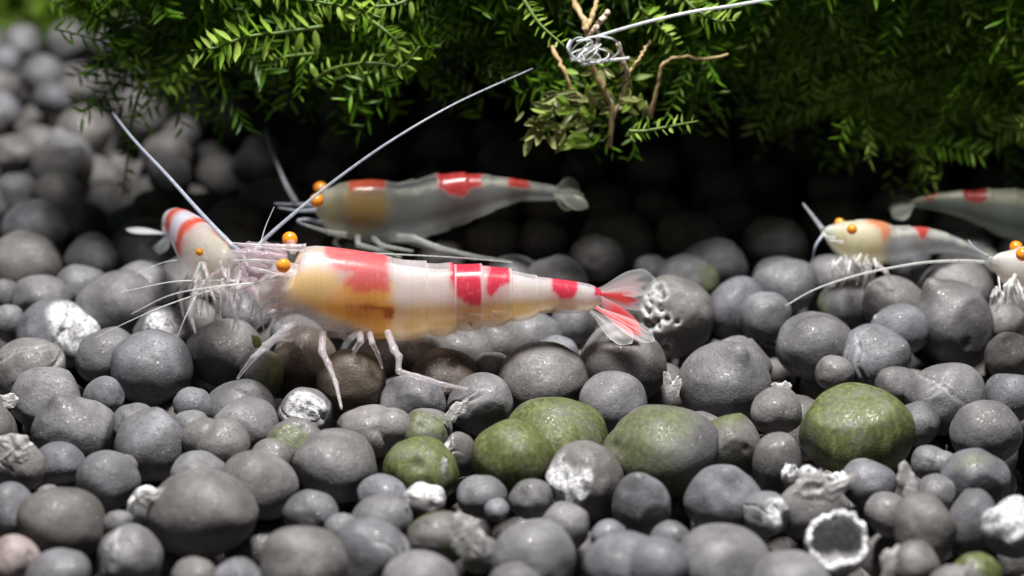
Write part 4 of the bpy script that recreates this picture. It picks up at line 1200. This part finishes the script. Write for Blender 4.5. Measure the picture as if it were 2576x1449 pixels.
YM = 12.3
FR = [
    ('bright green feathery moss sprig with long pointed leaves beside the dark hollow', [(812, 66, 12.5), (706, 82, 12.4), (617, 93, 12.3), (550, 118, 12.25), (480, 128, 12.2)], 0.14, 26, leaf_me, M_STEM),
    ('arched green moss sprig hanging lowest above the glassy shrimp', [(790, 205, 12.5), (830, 176, 12.45), (902, 160, 12.4), (961, 160, 12.4), (1013, 166, 12.4), (1056, 116, 12.45)], 0.085, 26, leaf_me, M_STEM),
    ('dim hooked moss strand looping beside the bright sprig', [(265, 20, 13.2), (328, 130, 13.0), (360, 200, 12.9), (416, 210, 12.8), (459, 198, 12.75), (500, 150, 12.7)], 0.085, 30, leaf_me, M_STEM),
    ('short green moss sprig under the bright feathery one', [(800, 134, 12.6), (723, 142, 12.5), (676, 156, 12.5)], 0.07, 14, leaf_me, M_STEM),
    ('long dim moss strand trailing down to the soil', [(356, 216, 12.9), (336, 282, 12.95), (328, 340, 13.0), (318, 420, 13.1), (308, 494, 13.2)], 0.07, 22, leaf_me, M_STEM),
    ('small bright sprig of paired leaves dangling free of the clump', [(1582, 330, 12.15), (1624, 329, 12.15), (1684, 318, 12.15), (1756, 305, 12.2)], 0.075, 18, leaf_me, M_STEM),
    ('dim bare strand hanging alone under the dark ledge', [(1852, 190, 13.4), (1872, 250, 13.4), (1890, 335, 13.4)], 0.05, 10, leaf_me, M_STEM),
    ('green stem with sparse leaves slanting into the tied knot', [(1318, 0, 12.5), (1358, 60, 12.4), (1420, 116, 12.3)], 0.075, 16, leaf_me, M_STEM),
    ('leafy sprig hanging from the moss above the thread', [(1700, -30, 12.6), (1745, 20, 12.5), (1800, 50, 12.45), (1850, 52, 12.4)], 0.09, 22, leaf_me, M_STEM),
    ('short sprig drooping below the nylon thread', [(1610, 20, 12.5), (1660, 70, 12.5), (1700, 120, 12.5)], 0.08, 18, leaf_me, M_STEM),
    ('bright moss sprig spreading over the top of the hollow', [(640, -30, 12.5), (740, -5, 12.4), (860, 15, 12.35), (960, 45, 12.3)], 0.10, 28, leaf_me, M_STEM),
    ('bright curled sprig above the feathery one', [(1080, -25, 12.5), (1000, 10, 12.4), (930, 20, 12.35), (880, 60, 12.3)], 0.10, 24, leaf_me, M_STEM),
    ('forked green sprig pointing down beside the arched one', [(900, 30, 12.6), (960, 70, 12.5), (1000, 110, 12.45), (985, 140, 12.4)], 0.085, 20, leaf_me, M_STEM),
]
for k, (lb, pts, ll, nl, ms, sm_) in enumerate(FR):
    pts = [(a, b, c - 0.55) for a, b, c in pts]
    frond_thing(lb, pts, ll, nl, ms, sm_, seed=60 + k)

# the hanging clump tied with thread: dry stems, olive and green leaves
clump = root('moss_clump', at_y(1480, 60, 11.9))
tag(clump, 'tangled moss clump of tan stems and olive leaves tied with thread', 'moss')
def twig(pts, r0, r1, mat):
    P = spline([at_y(a, b, c) for a, b, c in pts], 24)
    rg_ = np.random.default_rng(int(pts[0][0]))
    P = P + rg_.normal(size=P.shape) * 0.004
    V, F = tube(P, np.linspace(r0, r1, 24) * (1 + 0.12 * rg_.normal(size=24)), 8)
    mk('stem', V, F, mat, clump)
Yc = 11.88
twig([(1440, -20, Yc + .2), (1450, 20, Yc + .1), (1472, 60, Yc), (1482, 110, Yc), (1490, 170, Yc), (1514, 216, Yc), (1538, 270, Yc), (1533, 368, Yc - .02)], 0.020, 0.017, M_TWIG)
twig([(1505, -20, Yc + .1), (1490, 40, Yc), (1470, 75, Yc - .05)], 0.014, 0.016, M_TWIG)
twig([(1530, 30, Yc - .05), (1500, 65, Yc - .06), (1480, 92, Yc - .05)], 0.018, 0.010, M_TWIG_PALE)
twig([(1555, 108, Yc - .05), (1568, 150, Yc - .05), (1578, 192, Yc - .04), (1566, 238, Yc - .03), (1545, 290, Yc - .02)], 0.014, 0.011, M_TWIG_PALE)
twig([(1636, 104, Yc + .1), (1605, 150, Yc), (1578, 194, Yc - .04)], 0.008, 0.010, M_TWIG)
twig([(1386, 118, Yc + .1), (1405, 150, Yc + .05), (1426, 190, Yc), (1438, 225, Yc), (1470, 250, Yc), (1500, 262, Yc)], 0.013, 0.010, M_TWIG)
twig([(1634, 296, Yc + .05), (1650, 240, Yc + .05), (1660, 190, Yc + .05), (1672, 158, Yc + .05), (1722, 141, Yc + .08), (1764, 150, Yc + .1), (1830, 137, Yc + .12)], 0.013, 0.007, M_TWIG)
twig([(1502, 68, Yc - .08), (1504, 110, Yc - .08), (1500, 160, Yc - .08)], 0.011, 0.010, M_TWIG_PALE)
twig([(1485, 240, Yc), (1486, 280, Yc), (1480, 312, Yc), (1484, 345, Yc - .03)], 0.010, 0.007, M_STEM)
twig([(1418, 362, Yc - .06), (1450, 362, Yc - .05), (1484, 352, Yc - .04), (1520, 350, Yc - .02), (1540, 318, Yc)], 0.008, 0.007, M_STEM)
twig([(1400, 268, Yc - .02), (1370, 280, Yc - .04), (1345, 310, Yc - .05), (1330, 345, Yc - .05)], 0.008, 0.005, M_TWIG)
rl = np.random.default_rng(77)
def clump_leaf(a, b, c, ang, ln, me):
    p = at_y(a, b, c) - origin_of(clump)
    o = bpy.data.objects.new('leaf', me); COL.objects.link(o); o.parent = clump
    x = RGT * math.cos(ang) + UPV * math.sin(ang) + FWD * rl.uniform(-.35, .35); x /= np.linalg.norm(x)
    y = np.cross(FWD * -1 + rl.normal(size=3) * .35, x); y /= np.linalg.norm(y); z = np.cross(x, y)
    Mx = Matrix.Identity(4)
    for r_ in range(3): Mx[r_][0] = x[r_] * ln; Mx[r_][1] = y[r_] * ln; Mx[r_][2] = z[r_] * ln; Mx[r_][3] = p[r_]
    o.matrix_local = Mx
for a, b, an, ln in [(1482, 332, 3.1, .14), (1490, 356, 3.35, .17), (1450, 362, 3.6, .11), (1484, 250, 1.8, .10), (1482, 312, 1.3, .12), (1500, 300, 2.6, .11)]:
    clump_leaf(a, b, Yc - .05, an, ln, leaf_me[2])
for k in range(96):
    a = rl.normal(1430, 48) if k < 46 else rl.normal(1525, 42); b = rl.uniform(235, 350) if k < 46 else rl.uniform(150, 310)
    clump_leaf(a, b, Yc + rl.uniform(-.12, .15), rl.uniform(2.5, 4.2) if k < 46 else rl.uniform(0, 6.28), rl.uniform(.08, .14), leaf_pale[k % 3] if k % 4 else leaf_me[k % 3])
for a, b, an in [(1360, 300, 3.5), (1350, 315, 3.9), (1340, 330, 4.3), (1365, 325, 4.6), (1335, 345, 4.4), (1380, 290, 3.0), (1395, 310, 3.3), (1372, 340, 5.0)]:
    clump_leaf(a, b, Yc - .05, an, rl.uniform(.09, .13), leaf_pale[2])

# nylon thread, tied in a knot round the stems
thr = root('nylon_thread', at_y(1440, 110, 11.75))
tag(thr, 'white nylon thread knotted around the moss stems, long end leading away', 'thread')
def th(pts, r_=0.0085, n=60, name='strand'):
    V, F = tube(spline([at_y(*p) for p in pts], n), r_, 8); mk(name, V, F, M_LINE, thr)
Yt = 11.74
th([(1500, 92, Yt), (1560, 74, Yt), (1640, 52, Yt), (1740, 30, Yt + .02), (1830, 16, Yt + .05), (1925, 0, Yt + .1), (2040, -20, Yt + .2)], 0.009, name='long_end')
th([(1462, 163, Yt), (1500, 156, Yt - .02), (1540, 151, Yt), (1584, 146, Yt)], 0.010, name='short_end')
for k in range(7):
    a0 = 1432 + k * 5; pts = []
    for q in range(9):
        g_ = q / 8 * 2 * math.pi
        pts.append((a0 + 26 + (24 + 5 * k * (k % 2)) * math.cos(g_ + k), 122 + k * 3.5 + (28 - 2 * k) * math.sin(g_ + 0.4 * k), Yt + 0.07 * math.sin(g_ * 1 + k) - .02))
    th(pts, 0.0042, 40, 'knot_loop')
th([(1436, 100, Yt), (1428, 122, Yt - .03), (1446, 146, Yt - .02), (1470, 152, Yt), (1462, 163, Yt)], 0.008)
th([(1450, 104, Yt - .03), (1500, 92, Yt - .03), (1545, 100, Yt), (1560, 125, Yt + .03), (1530, 150, Yt), (1480, 150, Yt - .03)], 0.006)

# the mass of moss over the ledge: one uncountable mat
edge_x = [-100, 100, 200, 260, 330, 420, 520, 600, 700, 800, 900, 1060, 1150, 1330, 1420, 1560, 1700, 1780, 1880, 1960, 2080, 2240, 2300, 2360, 2440, 2500, 2560, 2640, 2900, 3200]
edge_y = [130, 110, 70, 90, 190, 180, 130, 120, 140, 150, 160, 140, 110, 130, 200, 210, 180, 150, 170, 250, 260, 270, 330, 345, 310, 355, 320, 290, 300, 300]
def mat(name, count, xr, yr, seed, label, ll=(0.07, 0.12), top=-520, tone=(0.1, 0.85), crest=False):
    rng = np.random.default_rng(seed); Vs = []; Ts = []; Sv = []
    nleaf = 0
    for k in range(count):
        vx_ = rng.uniform(*xr); e = np.interp(vx_, edge_x, edge_y)
        vy_ = e - (e - top) * rng.uniform(0, 1) ** 1.15 - 6
        y_ = rng.uniform(*yr)
        if crest: vy_ = rng.uniform(-620, -70)  # added moss, out of view above, that shades the soil under the ledge
        # the face of the mat recedes towards its lower edge
        p0 = at_y(vx_, vy_, y_)
        ln = rng.uniform(0.55, 1.1)
        d = np.array([rng.normal() * 0.9, -0.3 + rng.normal() * 0.35, -0.35 + rng.normal() * 0.45]); d /= np.linalg.norm(d)
        sag = np.array([rng.normal() * .1, 0, -rng.uniform(0.05, 0.22)])
        m_ = int(rng.integers(26, 40)); u = (np.arange(m_) + .5) / m_
        C = p0 + d * ((u - 0.6) * ln)[:, None] + sag * (u ** 2)[:, None]
        T = d + sag * 2 * u[:, None] / ln; T /= np.linalg.norm(T, axis=1)[:, None]
        rv = np.array([0.0, -0.8, 0.5]) + rng.normal(size=3) * .5; S_ = np.cross(T, rv); S_ /= np.linalg.norm(S_, axis=1)[:, None]
        S_ *= np.where(np.arange(m_) % 2, 1, -1)[:, None]
        S_ = S_ + rng.normal(size=S_.shape) * .12
        ang = 0.9 + rng.normal(size=m_) * .2
        X = T * np.cos(ang)[:, None] + S_ * np.sin(ang)[:, None]; X /= np.linalg.norm(X, axis=1)[:, None]
        Nn = np.cross(T, S_); Yv = np.cross(X, Nn + rng.normal(size=(m_, 3)) * .35); Yv /= np.linalg.norm(Yv, axis=1)[:, None]; Z = np.cross(X, Yv)
        L = rng.uniform(*ll) * rng.uniform(.8, 1.2, m_)
        v = C[:, None] + L[:, None, None] * (LV[None, :, :1] * X[:, None] + LV[None, :, 1:2] * 0.62 * Yv[:, None] + LV[None, :, 2:] * Z[:, None])
        Vs.append(v.reshape(-1, 3)); tn = np.clip(rng.uniform(*tone) + rng.normal(size=m_) * .1, 0, 1); Ts.append(np.repeat(tn, len(LV)))
        nleaf += m_
        rs = np.linspace(0.009, 0.004, m_)[:, None]
        B2 = np.cross(T, S_); B2 /= np.linalg.norm(B2, axis=1)[:, None]; S2 = np.cross(B2, T)
        Sv.append(np.stack([C + S2 * rs, C - S2 * rs * .5 + B2 * rs * .87, C - S2 * rs * .5 - B2 * rs * .87], 1))
    V = np.vstack(Vs); F = (LF3[None] + (np.arange(nleaf) * len(LV))[:, None, None]).reshape(-1, 3)
    fs = []; vs = []; base = len(V)
    for r3 in Sv:
        m_ = len(r3); i = (np.arange(m_ - 1) * 3)[:, None]; j = np.arange(3)[None]; k2 = (j + 1) % 3
        fs.append(np.concatenate([np.stack([i + j, i + k2, i + 3 + k2], -1).reshape(-1, 3), np.stack([i + j, i + 3 + k2, i + 3 + j], -1).reshape(-1, 3)]) + base)
        vs.append(r3.reshape(-1, 3)); base += 3 * m_
    ns = sum(len(v) for v in vs)
    V = np.vstack([V] + vs); F = np.vstack([F] + fs); Ts.append(np.full(ns, 0.3))
    o = mk(name, V, F, M_LEAF, attrs={'tone': np.concatenate(Ts)})
    tag(o, label, 'moss', kind='stuff')
mat('moss_mat', 640, (270, 1800), (12.2, 12.8), 5, 'dense green moss hanging over the dark hollow')
mat('moss_mat', 680, (1700, 3100), (12.5, 13.3), 6, 'soft green moss drooping over the shaded soil beside the clump', tone=(0.4, 1.0))
mat('moss_mat', 420, (-100, 300), (16.6, 18.0), 8, 'blurred pale green moss tuft beyond the lit soil', ll=(0.08, 0.14), tone=(0.4, 1.0), top=-300)
mat('moss_mat', 1200, (230, 3000), (12.3, 13.3), 9, 'unseen moss added above the hanging moss to shade the soil below', ll=(0.09, 0.15), tone=(0.2, 0.9), top=-620, crest=True)

# ------------------------------------------------------------------ say beside what each plain granule lies
MARKS = [((2105, 1368), 'the hollow burst granule'), ((2048, 1180), 'the cracked open granule'), ((2270, 1170), 'the pointed pale scrap'), ((2230, 1390), 'the upright grey shard'),
         ((1180, 1290), 'the bright white shard'), ((1690, 960), 'the white scrap by the tail'), ((1965, 970), 'the curled white scrap'), ((1150, 1020), 'the grey and white scrap'),
         ((40, 1095), 'the glassy scrap'), ((370, 1270), 'the white crumbling granule'), ((2155, 1062), 'the broad olive granule'), ((1395, 1092), 'the largest green granule'),
         ((1052, 1188), 'the green granule with a splinter'), ((1474, 1209), 'the granule with white crust'), ((1694, 800), 'the porous granule'), ((774, 1034), 'the split flaking granule'),
         ((137, 812), 'the blistered granule'), ((412, 824), 'the blocky granule'), ((40, 1415), 'the pinkish granule'), ((1925, 1290), 'the crumbling granule'),
         ((597, 950), 'the first front leg'), ((859, 1025), 'the middle leg tip'), ((1178, 979), 'the rear leg tip'), ((560, 820), 'the head-on shrimp'), ((1600, 850), 'the tail fan'),
         ((1000, 650), 'the glassy shrimp'), ((2170, 720), 'the cream headed shrimp'), ((2550, 780), 'the pale shrimp'), ((310, 500), 'the trailing moss strand'), ((2462, 1438), 'the small green granule')]
MP = np.array([at_z(a, b, 0.0) for (a, b), _ in MARKS])
for o in list(COL.objects):
    if o.get('group') == 'plain grey soil granules':
        d = np.linalg.norm(MP[:, :2] - np.array(o.location)[:2], axis=1); i, j = np.argsort(d)[:2]
        if d[i] > 0.95: continue
        rad = max(o.dimensions) / 2
        size = 'large' if rad > 0.21 else 'small' if rad < 0.135 else 'mid-sized'
        if d[j] < 1.3: o['label'] = '%s grey soil granule near %s and %s' % (size, MARKS[i][1], MARKS[j][1])
        else: o['label'] = '%s grey soil granule near %s' % (size, MARKS[i][1])
